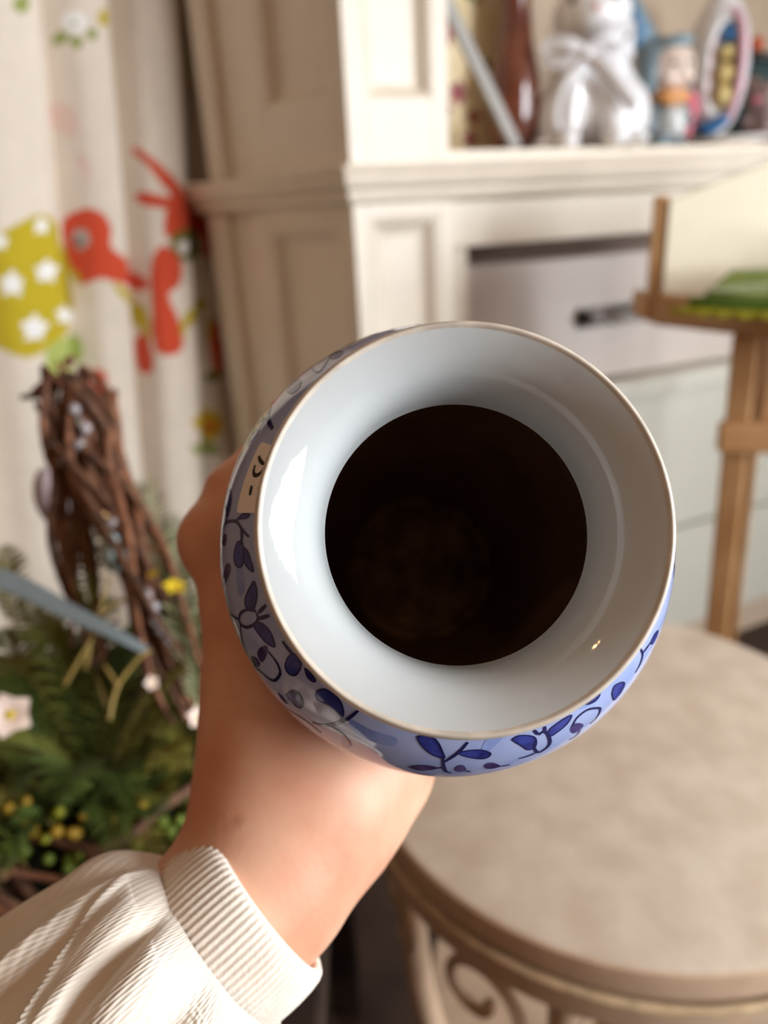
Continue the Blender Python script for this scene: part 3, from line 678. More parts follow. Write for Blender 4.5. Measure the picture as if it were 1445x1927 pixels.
# the same motifs go on round the belly below and behind
rr = random.Random(3)
more_leaf, more_str, more_pur = [], [], []
def motif(phi, s):
    k = 1000*0.0174533*vrad(s/1000)          # mm per degree
    def L(a, r0, r1, w_):
        ca, sa = math.cos(a), math.sin(a)
        f = lambda r, t: (phi+(r*ca-t*sa)/k, s+(r*sa+t*ca))
        return [f(r0, 0), f(r0+.35*(r1-r0), w_), f(r0+.75*(r1-r0), w_*.7), f(r1, 0), f(r0+.75*(r1-r0), -w_*.7), f(r0+.35*(r1-r0), -w_)]
    a0 = rr.uniform(0, 6.28)
    for j in range(rr.choice((3, 4, 5))): more_leaf.append(L(a0+j*1.35, 2.6, 8+rr.random()*2, 1.7))
    more_str.append((1.0, [(phi+2.5*math.cos(t)/k, s+2.5*math.sin(t)) for t in np.linspace(0, 6.28, 9)]))
    a1 = a0+rr.uniform(2, 4)
    more_str.append((.9, [(phi+(3+9*t)*math.cos(a1+1.4*t)/k, s+(3+9*t)*math.sin(a1+1.4*t)) for t in np.linspace(0, 1.3, 8)]))
    more_pur.append(L(a1+1.7, 12, 16, 1.6)); more_pur.append(L(a1+2.3, 11, 14.5, 1.4))
for s_ in (78, 104, 132, 162, 192, 222):
    n_ = int(2*math.pi*vrad(s_/1000)/.026)
    for j in range(n_): motif(360*j/n_+s_*1.7+rr.uniform(-4, 4), s_+rr.uniform(-3, 3))
for j, ph in enumerate(range(-148, 8, 17)):
    if not (-175 < ph < -105 and j % 2): motif(ph+rr.uniform(-3, 3), 57 if ph < -100 else 47)
M_cob = mat('cobalt blue paint', (30, 34, 110), 0.08, vscale=160, rgb2=(58, 70, 156), coat=0.3, spec=0.6)
M_pur = mat('violet blue paint', (52, 38, 96), 0.08, vscale=200, rgb2=(86, 74, 132), coat=0.3, spec=0.6)
M_wash = mat('light blue wash', (118, 140, 204), 0.08, vscale=90, rgb2=(150, 168, 222), coat=0.3, spec=0.6)
M_line = mat('dark blue brush line', (28, 30, 88), 0.08, coat=0.3, spec=0.6)
for nm, lst, m_, of in (('painted_wash', PAT_WASH, M_wash, .00006), ('painted_leaf', PAT_LEAF, M_cob, .00010), ('painted_berry', PAT_PURPLE, M_pur, .00010)):
    for q in lst:
        if len(q) > 2: obj(nm, fill([q], of), m_, vase, True)
for q in PAT_STROKE:
    if len(q[1]) > 1: obj('painted_vine', strokes([q], .00014), M_line, vase, True)
for q in PAT_LEAF: obj('painted_outline', strokes([(.55, list(q)+[q[0]])], .00016), M_line, vase, True)
for nm, vf, m_ in (('painted_leaves', fill(more_leaf, .00010), M_cob), ('painted_berries', fill(more_pur, .00010), M_pur), ('painted_vines', strokes(more_str, .00014), M_line)): obj(nm, vf, m_, vase, True)['kind'] = 'stuff'
# price sticker on the shoulder with handwriting running under the rim
M_lab = mat('cream paper label', (250, 242, 238), 0.6, vary=0.03)
lab = [(-153.4, 41.0), (-153.2, 39.5), (-152.9, 30.0), (-153.5, 28.0), (-172.5, 27.5), (-173.8, 29.0), (-173.8, 38.5), (-173.3, 40.3), (-172.4, 40.8)]
NU, NV = 24, 16; V = []
for i in range(NU+1):
    for j in range(NV+1):
        u, v = i/NU, j/NV
        cu = abs(u-.5)*2; cv_ = abs(v-.5)*2; rx, ry = .10, .12      # rounded corners
        x, y = (u-.5)*2, (v-.5)*2
        if cu > 1-rx and cv_ > 1-ry:
            a, b = (cu-(1-rx))/rx, (cv_-(1-ry))/ry; m = max(a, b)/max(math.hypot(a, b), 1e-6)
            x = math.copysign(1-rx+a*m*rx, x); y = math.copysign(1-ry+b*m*ry, y)
        V.append(vpt(-163.2+x*10.2, (34.2+y*6.7-x*.3)/1000, .00022))
st = obj('price_sticker', (np.array(V), [(i*(NV+1)+j, i*(NV+1)+j+1, (i+1)*(NV+1)+j+1, (i+1)*(NV+1)+j) for i in range(NU) for j in range(NV)]), M_lab, vase, True, label='small cream price sticker')
M_ink = mat('black pen ink', (32, 30, 34), 0.5)
ink = [(1.3, [(-157, 38.7), (-157.6, 38.2), (-158.3, 37.4), (-158.8, 36.2), (-158.6, 34.5)]), (1.3, [(-159.8, 38.6), (-161.2, 38.5), (-162.2, 38.0), (-162.6, 37.3), (-162.2, 36.5), (-161, 35.8), (-160, 35.6)]), (1.3, [(-165.6, 37.5), (-168.4, 37.3)]), (1.3, [(-165.8, 35.5), (-168.2, 33.5), (-166.5, 31.5)])]
obj('handwriting', strokes(ink, .00030), M_ink, st)

# ================================================================== the hand that holds the vase and its sleeve
def H(x, y, z): return P(x, y, z)                         # placed against the vase, depth in metres from the lens
def vcyl(phi, s, off):
    t = math.radians(phi); return VO+VA*s+(math.cos(t)*VX+math.sin(t)*VY)*(vrad(s)+off)
prims = []
wrist = H(492, 1668, .272)
arm = [H(200, 1940, .246), H(330, 1822, .256), H(430, 1724, .266), wrist]
prims += chain(arm, [.033, .029, .0262, .0248], .012)
palmc = H(585, 1470, .292)
prims += chain([wrist, H(535, 1560, .283), palmc], [.0248, .0255, .0285], .02)
# heel of the thumb, thumb and web
prims += chain([H(484, 1590, .277), H(494, 1450, .283), H(492, 1330, .288), H(482, 1255, .292)], [.0195, .0205, .0190, .0180], .016)
prims += chain([H(482, 1255, .292), H(462, 1150, .296), H(424, 1020, .301)], [.0180, .0152, .0150], .010)
prims += chain([H(424, 1012, .301), H(445, 930, .308), H(475, 872, .314)], [.0152, .0122, .0085], .006)
prims += [ell(H(404, 1018, .300), (.0115, .0115, .0115), k=.012)]
# little-finger side of the palm
prims += chain([H(548, 1625, .279), H(630, 1530, .290), H(715, 1450, .300)], [.0205, .0215, .0190], .016)
prims += chain([palmc, H(640, 1350, .312), vcyl(128, .185, .010)], [.028, .020, .012], .02)
prims += chain([palmc, H(690, 1420, .308), vcyl(104, .125, .010)], [.026, .021, .012], .018)
# fingers wrapped under the belly and up its far side
for (s0, s1, p0, p1, r) in ((.188, .196, 132, 40, .0092), (.166, .172, 122, 24, .0096), (.143, .147, 112, 20, .0092), (.122, .124, 102, 26, .0080)):
    ph = np.linspace(p0, p1, 5); ss = np.linspace(s0, s1, 5)
    pts = [vcyl(ph[i], ss[i], r*(1.12 if i in (1, 3) else 1.0)) for i in range(5)]
    prims += chain(pts, [r*1.15, r*1.08, r, r*.95, r*.78], .006)
def vase_carve(g):
    q = g-VO; s = q@VA; rad = np.sqrt(np.maximum((q*q).sum(-1)-s*s, 0))
    return np.where(s > .03, vrad(s)+.0002-rad, -1)*0.9
hv = sdf_mesh(prims, .0013, .012, vase_carve)
def crease(vf, lines, depth, width):
    """press fine skin folds into the surface: each line runs through 3-D points on the hand"""
    v = np.array(vf[0]); q = np.array(vf[1]); fn = np.cross(v[q[:, 2]]-v[q[:, 0]], v[q[:, 3]]-v[q[:, 1]]); nr = np.zeros_like(v)
    for k in range(4): np.add.at(nr, q[:, k], fn)
    nr /= np.linalg.norm(nr, axis=1)[:, None]+1e-12
    for ln in lines:
        p = cr([H(*c) for c in ln], 10); p = np.array([v[np.argmin(np.linalg.norm(np.cross(v-CAM, (c-CAM)/np.linalg.norm(c-CAM)), axis=1)+.05*np.linalg.norm(v-CAM, axis=1))] for c in p])
        dd = np.full(len(v), 1.0)
        for a, b in zip(p[:-1], p[1:]):
            ab = b-a; h = np.clip(((v-a)@ab)/(ab@ab+1e-12), 0, 1); dd = np.minimum(dd, np.linalg.norm(v-(a+h[:, None]*ab), axis=1))
        v -= nr*(depth*np.exp(-(dd/width)**2))[:, None]
    return v, vf[1]
hv = crease(hv, [[(398, 1322, .28), (440, 1338, .28), (495, 1342, .28)], [(425, 1285, .28), (470, 1318, .28), (520, 1338, .28)], [(385, 1528, .27), (415, 1540, .27), (440, 1544, .27)]], .0004, .0018)
M_skin = mat('skin', (228, 176, 146), 0.5, vscale=26, rgb2=(216, 150, 120), bump=0.22, bscale=420, sss=0.25, spec=0.35, bdist=0.0006)
person = thing('person', 'left hand in a cream knitted sleeve holding the vase from below', 'person', tuple(H(200, 1940, .246)))
hand = obj('hand', hv, M_skin, person, True)
# sleeve: soft knitted tube with puffed folds, then ribbed cuff
def knit(name, rgb, rgb2, scale, strength):
    m = mat(name, rgb, 0.95, vscale=35, rgb2=rgb2, sheen=0.4); nt = m.node_tree; b = nt.nodes['Principled BSDF']
    uv = nt.nodes.new('ShaderNodeUVMap'); uv.uv_map = 'knit'
    wv = nt.nodes.new('ShaderNodeTexWave'); wv.wave_type = 'BANDS'; wv.bands_direction = 'X'; wv.inputs['Scale'].default_value = scale; wv.inputs['Distortion'].default_value = 0.6
    w2 = nt.nodes.new('ShaderNodeTexWave'); w2.bands_direction = 'DIAGONAL'; w2.inputs['Scale'].default_value = scale*.8; w2.inputs['Distortion'].default_value = 0.8
    ad = nt.nodes.new('ShaderNodeMath'); ad.operation = 'ADD'
    for t in (wv, w2): nt.links.new(uv.outputs['UV'], t.inputs['Vector'])
    nt.links.new(wv.outputs['Fac'], ad.inputs[0]); nt.links.new(w2.outputs['Fac'], ad.inputs[1])
    bp = nt.nodes.new('ShaderNodeBump'); bp.inputs['Strength'].default_value = strength; bp.inputs['Distance'].default_value = 0.0012
    nt.links.new(ad.outputs['Value'], bp.inputs['Height']); nt.links.new(bp.outputs['Normal'], b.inputs['Normal'])
    return m
M_knit = knit('cream knit', (240, 228, 212), (230, 214, 196), 4.2, 0.30)
M_rib = mat('cream rib knit', (240, 228, 212), 0.95, vscale=60, rgb2=(230, 214, 198), sheen=0.4, bump=0.3, bscale=900)
def tube_uv(name, V, Fc, uvs, m, parent):
    o = obj(name, (V, Fc), m, parent, True)
    l = o.data.uv_layers.new(name='knit'); co = np.zeros(len(o.data.loops)*2); vi = np.zeros(len(o.data.loops), int)
    o.data.loops.foreach_get('vertex_index', vi); l.data.foreach_set('uv', np.asarray(uvs)[vi].reshape(-1)); return o
axis = cr([H(-330, 2390, .232), H(-60, 2170, .242), H(130, 2015, .249), H(260, 1905, .254), H(330, 1842, .257), H(380, 1797, .260), H(414, 1766, .262)], 40)
T, N, B = frames(axis)
# orient the tube frame so angle 0 faces the lens and 90 the upper left
def arm_frame(i):
    t = T[i]; tol = CAM-axis[i]; tol -= t*(tol@t); tol /= np.linalg.norm(tol); side = np.cross(tol, t); return tol, side
na = 220; ns = len(axis); V = []; UV = []
L = np.concatenate([[0], np.cumsum(np.linalg.norm(np.diff(axis, axis=0), axis=1))]); tot = L[-1]
def bumpf(x, w_): return math.exp(-(x/w_)**2)
for i in range(ns):
    to, sd = arm_frame(i); d = tot-L[i]                   # distance back from the cuff seam
    base = .0342+.0172*(1-math.exp(-d/.016))
    for j in range(na):
        a = 2*math.pi*j/na; aa = (a+math.pi) % (2*math.pi)-math.pi
        g = min(1, d/.022)
        # soft gathers running back from the cuff
        r = base
        r += g*(.0035*bumpf(aa-.22+8*d, .20)-.0070*bumpf(aa-.50+8*d, .085)+.0030*bumpf(aa-.66+10*d, .10))
        r += g*(.0024*bumpf(aa-1.15+18*d, .030)-.0022*bumpf(aa-1.02+12*d, .11)+.0020*bumpf(aa-1.08+6*d, .040)-.0030*bumpf(aa-.84+4*d, .10))
        r += g*(.0030*bumpf(aa+.55-3*d, .22)-.0045*bumpf(aa+.20+2*d, .10)-.0030*bumpf(aa+.98-1.0*d, .10))
        r += g*.0030*(bumpf(aa-1.55+3*d, .18)-.9*bumpf(aa-1.32+2*d, .08))
        r += .0022*math.sin(9*aa+30*d)*bumpf(d-.014, .012)+.0007*math.sin(13*aa-60*d)*g
        if aa < .05: r += min(1, (.05-aa)*6)*g*.0007*math.sin(aa*70+6*math.sin(d*300))*math.sin(d*1500+3*math.sin(aa*20))
        V.append(axis[i]+(math.cos(a)*to+math.sin(a)*sd)*r); UV.append((aa*6/2, d*75/2))
Fc = [(i*na+j, i*na+(j+1) % na, (i+1)*na+(j+1) % na, (i+1)*na+j) for i in range(ns-1) for j in range(na)]
sleeve = tube_uv('sleeve', np.array(V), Fc, UV, M_knit, person)
V = []; na = 576; prof = [(-.006, -.0010), (0.0, .0), (.005, .0006), (.010, .0010), (.015, .0010), (.0185, .0006), (.0202, -.0002), (.0210, -.0016), (.020, -.0036), (.010, -.0040)]
end = axis[-1]; tdir = T[-1]; to, sd = arm_frame(ns-1)
for (d, o_) in prof:
    for j in range(na):
        a = 2*math.pi*j/na; rib = .00024*math.sin(a*88)*(1 if o_ > -.001 else .3)
        fl = 1+.02*math.sin(2*a+.6)
        V.append(end+tdir*d+(math.cos(a)*to+math.sin(a)*sd)*((.0335-.06*d)*fl+o_+rib))
Fc = [(i*na+j, i*na+(j+1) % na, (i+1)*na+(j+1) % na, (i+1)*na+j) for i in range(len(prof)-1) for j in range(na)]
obj('cuff', (np.array(V), Fc), M_rib, sleeve, True, label='finely ribbed cream cuff')

# ================================================================== things on the cabinet shelf
ZS = 1.239
obj('shelf_board', prism([FF.p(.186, -.016, 0), FF.p(1.5, -.016, 0), FF.p(1.5, -.328, 0), FF.p(.186, -.328, 0)], ZT-.0004, ZS), M_cream, cab)
class Loc:
    """upright local axes at a spot on the shelf: x to the viewer's right, y towards the viewer, z up"""
    def __init__(s, u, n, z=ZS, turn=0):
        s.c = FF.p(u, n, z); v = np.array([s.c[0], s.c[1], 0]); v /= np.linalg.norm(v)
        a = math.radians(turn); r = np.array([v[1], -v[0], 0]); f = -v
        s.r = r*math.cos(a)+f*math.sin(a); s.f = f*math.cos(a)-r*math.sin(a); s.R = np.stack([s.r, s.f, Z3], 1)
    def __call__(s, x, y, z): return s.c+s.r*x+s.f*y+Z3*z
    def m(s, vf): return (np.asarray(vf[0])@s.R.T+s.c, vf[1])
def strip(path, width, th=.0022, twist=None):
    """a ribbon of real thickness along a path; width direction given per point or once"""
    path = np.asarray(path, float); n = len(path); T = np.gradient(path, axis=0); T /= np.linalg.norm(T, axis=1)[:, None]+1e-9
    V = []
    for i in range(n):
        wd = np.asarray(width[i] if isinstance(width, list) else width, float); wd = wd-T[i]*(wd@T[i])*.0
        nr = np.cross(T[i], wd); nr /= np.linalg.norm(nr)+1e-9
        V += [path[i]-wd/2-nr*th/2, path[i]+wd/2-nr*th/2, path[i]+wd/2+nr*th/2, path[i]-wd/2+nr*th/2]
    Fc = [(4*i+j, 4*i+(j+1) % 4, 4*i+4+(j+1) % 4, 4*i+4+j) for i in range(n-1) for j in range(4)]+[(3, 2, 1, 0), tuple(4*(n-1)+j for j in range(4))]
    return outward((np.array(V), Fc))
M_cer = mat('white glazed ceramic', (246, 245, 246), 0.12, vary=0.02, coat=0.4)
M_satin = mat('white satin ribbon', (244, 243, 246), 0.35, sheen=0.3)
lr = Loc(.555, -.098)
rab = thing('rabbit_figurine', 'large white ceramic rabbit figurine with a white satin bow on the shelf', 'figurine', tuple(lr.c))
pr = [ell((0, -.01, .085), (.088, .078, .088)), ell((0, .005, .145), (.062, .056, .075)), ell((-.006, .015, .226), (.070, .066, .058)), ell((0, .062, .216), (.036, .030, .028)),
      ell((-.068, .01, .058), (.040, .058, .058)), ell((.068, .01, .058), (.040, .058, .058)), cone((-.034, .050, .135), (-.040, .070, .018), .024, .019), cone((.034, .050, .135), (.042, .072, .018), .024, .019),
      ell((-.042, .082, .014), (.024, .032, .014)), ell((.044, .084, .014), (.024, .032, .014)), ell((-.085, .045, .013), (.024, .045, .013)), ell((.085, .045, .013), (.024, .045, .013)),
      cone((-.028, 0, .27), (-.045, -.02, .38), .020, .012), cone((.030, 0, .27), (.045, -.02, .38), .020, .012), ell((0, -.09, .05), (.03, .03, .03))]
obj('body', lr.m(sdf_mesh(pr, .0042, .014)), M_cer, rab, True)
M_eye = mat('black glass eye', (18, 16, 18), 0.1)
for sx in (-1, 1): obj('eye', lr.m(ball((-.004+sx*.036, .068, .240), .0075)), M_eye, rab, True)
obj('nose', lr.m(ball((0, .090, .222), .006)), mat('pink nose', (222, 160, 160), 0.4), rab, True)
bow = thing('bow', 'white satin bow', '', tuple(lr(0, .07, .158))); del bow['category']; bow.parent = rab; bow.location = Vector(tuple(lr(0, .07, .158)))-Vector(tuple(lr.c))
obj('ribbon_collar', lr.m(tube([(.067*math.cos(a), .004+.062*math.sin(a), .160+.004*math.sin(2*a)) for a in np.linspace(0, 2*math.pi, 40, endpoint=False)], .006, 8, True, flat=1.5)), M_satin, bow, True)
for sx, lift in ((-1, .006), (1, .020)):
    lp_ = cr([(-.012, .075, .156), (sx*.032-.012, .092, .168+lift*.6), (sx*.072-.012, .084, .168+lift), (sx*.076-.012, .074, .148+lift), (sx*.036-.012, .076, .142), (-.012, .076, .154)], 8)
    obj('loop', lr.m(strip(lp_, np.array([0, .012, .020]))), M_satin, bow, True, autosmooth=40)
obj('knot', lr.m(ball((-.012, .082, .155), .011, scale=(1.1, .8, .9))), M_satin, bow, True)
obj('tail', lr.m(strip(cr([(-.015, .078, .150), (-.050, .090, .115), (-.066, .088, .07), (-.062, .096, .035)], 8), np.array([.020, .008, 0]))), M_satin, bow, True)
obj('tail', lr.m(strip(cr([(-.006, .082, .150), (.026, .096, .122), (.055, .098, .090), (.078, .096, .062)], 8), np.array([.020, .004, .020]))), M_satin, bow, True)

# blue haired child figurine
lg = Loc(.735, -.095, turn=-25)
gf = thing('child_figurine', 'ceramic child figurine with blue hair and orange collar beside the white rabbit', 'figurine', tuple(lg.c))
M_face = mat('painted face', (236, 216, 202), 0.25, vary=0.05); M_hair = mat('blue grey glaze', (142, 166, 178), 0.2, vary=0.2, vscale=40); M_blue = mat('blue glaze', (110, 156, 196), 0.2, vary=0.15, vscale=30)
M_or = mat('orange glaze', (226, 158, 92), 0.3, vary=0.2, vscale=40); M_gw = mat('grey white glaze', (206, 208, 206), 0.2, vary=0.25, vscale=40); M_gb = mat('smoky blue glaze', (140, 150, 156), 0.2, vary=0.3, vscale=30)
obj('head', lg.m(sdf_mesh([ell((.006, .008, .142), (.044, .043, .047)), ell((.008, .050, .134), (.007, .008, .007)), ell((-.012, .042, .122), (.014, .010, .010)), ell((.026, .042, .122), (.014, .010, .010))], .003, .008)), M_face, gf, True)
obj('hair', lg.m(sdf_mesh([ell((-.006, -.012, .155), (.050, .044, .046)), ell((-.036, .004, .130), (.018, .026, .038)), ell((.008, .028, .186), (.030, .018, .012)), cone((-.030, -.02, .18), (-.060, -.03, .262), .024, .010)], .003, .012)), M_hair, gf, True)
obj('hat_point', lg.m(sdf_mesh([cone((-.050, -.028, .205), (-.066, -.04, .275), .026, .012)], .003, .008)), M_blue, gf, True)
obj('collar', lg.m(sdf_mesh([ell((.006, .012, .094), (.040, .036, .013)), ell((.016, .036, .086), (.016, .012, .012)), ell((-.008, .036, .086), (.016, .012, .012))], .003, .008)), M_or, gf, True)
obj('dress', lg.m(sdf_mesh([cone((0, 0, .085), (0, 0, .012), .026, .042), cone((-.028, .006, .078), (-.042, .026, .040), .014, .011), cone((.030, .010, .078), (.034, .036, .046), .014, .011)], .003, .010)), M_gb, gf, True)
obj('apron', lg.m(sdf_mesh([ell((.010, .030, .045), (.028, .014, .036))], .003)), M_gw, gf, True)
for sx in (-1, 1):
    obj('shoe', lg.m(ball((sx*.018, .036, .010), .014, scale=(1, 1.5, .7))), M_hair, gf, True); obj('eye', lg.m(ball((.007+sx*.016, .048, .146), .0045)), M_eye, gf, True)

# panorama egg ornament
le = Loc(.925, -.150, turn=14)
M_pink = mat('candy pink', (236, 110, 136), 0.3, vary=0.1); M_pale = mat('pale pink rim', (238, 188, 204), 0.3, vary=0.15, vscale=40); M_yel = mat('chick yellow', (240, 220, 150), 0.6, vary=0.15); M_ob = mat('ornament blue', (62, 128, 190), 0.3, vary=0.2)
eo = thing('egg_ornament', 'white egg ornament with pink rim and yellow chicks inside on a dark stand', 'ornament', tuple(le.c))
obj('stand', le.m(vlathe([(0, .022), (.046, .022), (.052, .012), (.060, .006), (.060, 0), (0, 0)], (0, 0), 32)), mat('dark stand wood', (52, 40, 34), 0.5), eo, True, autosmooth=40)
sh = [ell((0, 0, .155), (.066, .050, .140)), dict(ell((.026, .052, .150), (.030, .045, .100)), sub=True)]
obj('shell', le.m(sdf_mesh(sh, .0035, .006)), M_cer, eo, True)
obj('rim', le.m(tube([(.026+.034*math.cos(a), .036-.012*math.sin(a)**2, .150+.104*math.sin(a)) for a in np.linspace(0, 2*math.pi, 48, endpoint=False)], .008, 8, True)), M_pale, eo, True)
for (z, r) in ((.100, .022), (.140, .021), (.178, .017)): obj('chick', le.m(join(ball((.027, .026, z), r), ball((.027, .044, z+.004), r*.45))), M_yel, eo, True)
obj('roof', le.m(sdf_mesh([cone((.026, .022, .212), (.026, .022, .240), .018, .006)], .003)), M_ob, eo, True)
obj('cloud', le.m(ball((-.046, .026, .115), .024, scale=(.7, .8, 1.1))), mat('pale blue glaze', (176, 210, 226), 0.3), eo, True)
for (x, z0, z1, r) in ((-.046, .105, .012, .013), (-.026, .085, .030, .011), (-.034, .10, .05, .012)): obj('ribbon_end', le.m(sdf_mesh([cone((x, .052, z0), (x-.006, .062, z1), r, r*.8)], .003)), M_pink, eo, True)
obj('flower_mound', le.m(sdf_mesh([ell((.005, .044, .040), (.026, .016, .014)), ell((.032, .042, .052), (.016, .014, .012))], .003)), M_ob, eo, True)
# plate, brown vase, leaning silver frame, floral board, far right figures
pl_ = Loc(.875, -.052)
plate = obj('white_plate', pl_.m(vlathe([(0, .0), (.05, 0), (.086, .010), (.088, .013), (.05, .004), (0, .004)], (0, 0), 48)), M_cer, None, True); tag(plate, 'small white plate at the front edge of the shelf', 'plate')
lb_ = Loc(.424, -.170)
M_brn = mat('reddish brown lustre glaze', (120, 66, 46), 0.16, vscale=16, rgb2=(84, 42, 32), coat=0.5)
bv = obj('brown_vase', lb_.m(vlathe([(0, .0), (.034, 0), (.040, .01), (.052, .07), (.050, .13), (.036, .19), (.030, .25), (.034, .31), (.042, .335), (.038, .335), (.026, .25), (.03, .02), (0, .015)], (0, 0), 40)), M_brn, None, True); tag(bv, 'tall reddish brown glossy vase between floral board and rabbit', 'vase')
M_sil = mat('silvery grey paint', (158, 154, 148), 0.5, vary=0.1); M_flo = mat('floral paper', (226, 204, 156), 0.6, vscale=26, rgb2=(236, 220, 182))
tl = math.radians(33.0); e1 = np.array([-math.sin(tl), 0, math.cos(tl)]); e2 = np.array([math.cos(tl), 0, math.sin(tl)])
def frp(a, b, n): q = e1*a+e2*b; return FF.p(.405+q[0], n, ZS+q[2])
def frbox(a0, a1, b0, b1, n0, n1):
    return bevel_mesh((np.array([frp(a, b, n_) for (a, b, n_) in ((a0,b0,n0),(a1,b0,n0),(a1,b1,n0),(a0,b1,n0),(a0,b0,n1),(a1,b0,n1),(a1,b1,n1),(a0,b1,n1))]), [(0,1,2,3),(4,5,6,7),(0,1,5,4),(1,2,6,5),(2,3,7,6),(3,0,4,7)]), .003)
sl = obj('grey_slat', frbox(.016, .300, -.022, 0.002, -.112, -.100), M_sil, None); tag(sl, 'silvery grey wooden slat leaning against the cabinet pilaster', 'slat')
fb = thing('floral_board', 'cream board painted with dark red flowers behind the leaning slat', 'board', tuple(FF.p(.34, -.24, ZS)))
obj('board', box(FF, .190, .500, -.248, -.234, ZS, 1.66, .003), M_flo, fb)
M_ros = mat('dark rose paint', (140, 60, 70), 0.6, vscale=60, rgb2=(176, 100, 96)); M_lf = mat('dull leaf paint', (122, 116, 66), 0.6)
rq = random.Random(5)
for k in range(26):
    u, z = rq.uniform(.22, .47), rq.uniform(1.27, 1.62); r = rq.uniform(.013, .024)
    V = [FF.p(u, -.2325, z)]+[FF.p(u+r*(1+.25*math.cos(5*a))*math.cos(a), -.2336, z+r*(1+.25*math.cos(5*a))*math.sin(a)) for a in np.linspace(0, 2*math.pi, 20, endpoint=False)]
    obj('painted_rose' if k % 3 else 'painted_leaf', (np.array(V), [(0, 1+i, 1+(i+1) % 20) for i in range(20)]), M_ros if k % 3 else M_lf, fb, True)
lm = Loc(1.055, -.120, turn=20)
mf = thing('mouse_figurine', 'greyish pink mouse figurine at the far right of the shelf', 'figurine', tuple(lm.c))
M_mo = mat('pinkish grey glaze', (176, 150, 146), 0.25, vscale=30, rgb2=(132, 112, 112))
obj('body', lm.m(sdf_mesh([ell((0, 0, .040), (.044, .040, .042)), ell((-.004, .012, .096), (.038, .036, .034)), ell((-.036, 0, .126), (.018, .009, .018)), ell((.030, 0, .126), (.018, .009, .018)), ell((-.020, .042, .052), (.014, .014, .012)), ell((.016, .042, .052), (.014, .014, .012))], .0035, .010)), M_mo, mf, True)
obj('nose', lm.m(ball((-.004, .050, .092), .007)), M_pink, mf, True)
for sx in (-1, 1): obj('eye', lm.m(ball((-.004+sx*.016, .043, .104), .005)), M_eye, mf, True)
lj = Loc(1.145, -.245)
tj = thing('teal_jar', 'dark teal jar with an orange knob at the back of the shelf', 'jar', tuple(lj.c))
obj('body', lj.m(vlathe([(0, 0), (.05, 0), (.062, .03), (.066, .10), (.052, .17), (.040, .185), (0, .185)], (0, 0), 36)), mat('dark teal glaze', (66, 92, 96), 0.3, vary=0.3, vscale=20), tj, True)
obj('lid', lj.m(vlathe([(.042, .186), (.046, .192), (.03, .206), (0, .212)], (0, 0), 36)), mat('dark lid', (58, 58, 54), 0.4), tj, True); obj('knob', lj.m(ball((0, 0, .224), .017)), mat('orange red knob', (206, 88, 44), 0.3), tj, True)

# ================================================================== spring arrangement at the left on a dark table
M_dark = mat('dark stained table wood', (48, 34, 28), 0.45, vscale=14, rgb2=(34, 24, 20))
DT = thing('dark_side_table', 'dark stained wooden side table under the spring arrangement', 'table', (-.36, .50, 0))
DZ = .640
obj('top', box(WORLD, -.66, -.062, .22, .84, DZ-.03, DZ, .005), M_dark, DT)
for (x, y) in ((-.62, .26), (-.10, .26), (-.62, .80), (-.10, .80)): obj('leg', box(WORLD, x-.022, x+.022, y-.022, y+.022, 0, DZ-.03, .003), M_dark, DT)
M_vine = mat('brown grapevine bark', (116, 78, 54), 0.75, vscale=80, rgb2=(76, 50, 36), bump=0.5, bscale=160, bdist=.002)
M_vine2 = mat('reddish grapevine bark', (140, 90, 60), 0.7, vscale=90, rgb2=(96, 60, 42), bump=0.4, bscale=160, bdist=.002)
BC = np.array([-.255, .520, DZ])
arr = thing('spring_arrangement', 'low grapevine basket filled with ferns berries and blossom at the left', 'arrangement', tuple(BC))
rb = random.Random(11)
for k in range(30):                                   # coiled grapevine nest
    R0 = .135+rb.uniform(-.03, .045); z0 = .012+.075*rb.random(); ph = rb.uniform(0, 6.28); tx, ty = rb.uniform(-.2, .2), rb.uniform(-.2, .2)
    pts = []
    for a in np.linspace(0, 2*math.pi*rb.uniform(.6, .95), 26):
        r = R0+.012*math.sin(3*a+ph)+.008*math.sin(7*a+k); x, y = r*math.cos(a+ph), r*math.sin(a+ph)*.92
        pts.append(BC+np.array([x, y, max(.008, z0+x*tx*.4+y*ty*.4+.01*math.sin(4*a+k))]))
    obj('vine', tube(pts, [.004+.003*rb.random(), .0035, .002], 7), (M_vine, M_vine2)[k % 2], arr, True)
M_moss = mat('dark moss', (44, 46, 22), 0.95, vscale=70, rgb2=(26, 24, 14), bump=1.0, bscale=120, bdist=.006)
obj('moss_bed', sdf_mesh([ell(BC+[0, 0.01, .030], (.128, .120, .045))], .006), M_moss, arr, True)
G = [mat('fern green', (124, 130, 54), 0.6, vary=0.25, vscale=30), mat('deep fern green', (76, 92, 34), 0.6, vary=0.25, vscale=30), mat('olive fern', (130, 124, 50), 0.6, vary=0.25, vscale=30), mat('pale sage', (158, 164, 122), 0.7, vary=0.2, vscale=30)]
M_stem = mat('yellowish stem', (168, 142, 74), 0.6, vary=0.2, vscale=40)
def frond(base, tip, lift, w0, n=15):
    base = np.array(base); tip = np.array(tip); mid = (base+tip)/2+Z3*lift
    pth = cr([base, mid, tip], 12); out = [tube(pth, [.0014, .0005], 5)]
    T, N_, B_ = frames(pth)
    for i in range(2, len(pth)-1):
        t = i/len(pth); L_ = w0*math.sin(math.pi*min(t*.95+.12, 1))
        s = np.cross(T[i], Z3); s /= np.linalg.norm(s)+1e-9
        for sg in (-1, 1):
            d = s*sg*.85+T[i]*.5+Z3*rb.uniform(-.15, .25); out.append(leaf(pth[i], pth[i]+d*L_, L_*.34, curl=.12, n=3))
    return join(*out)
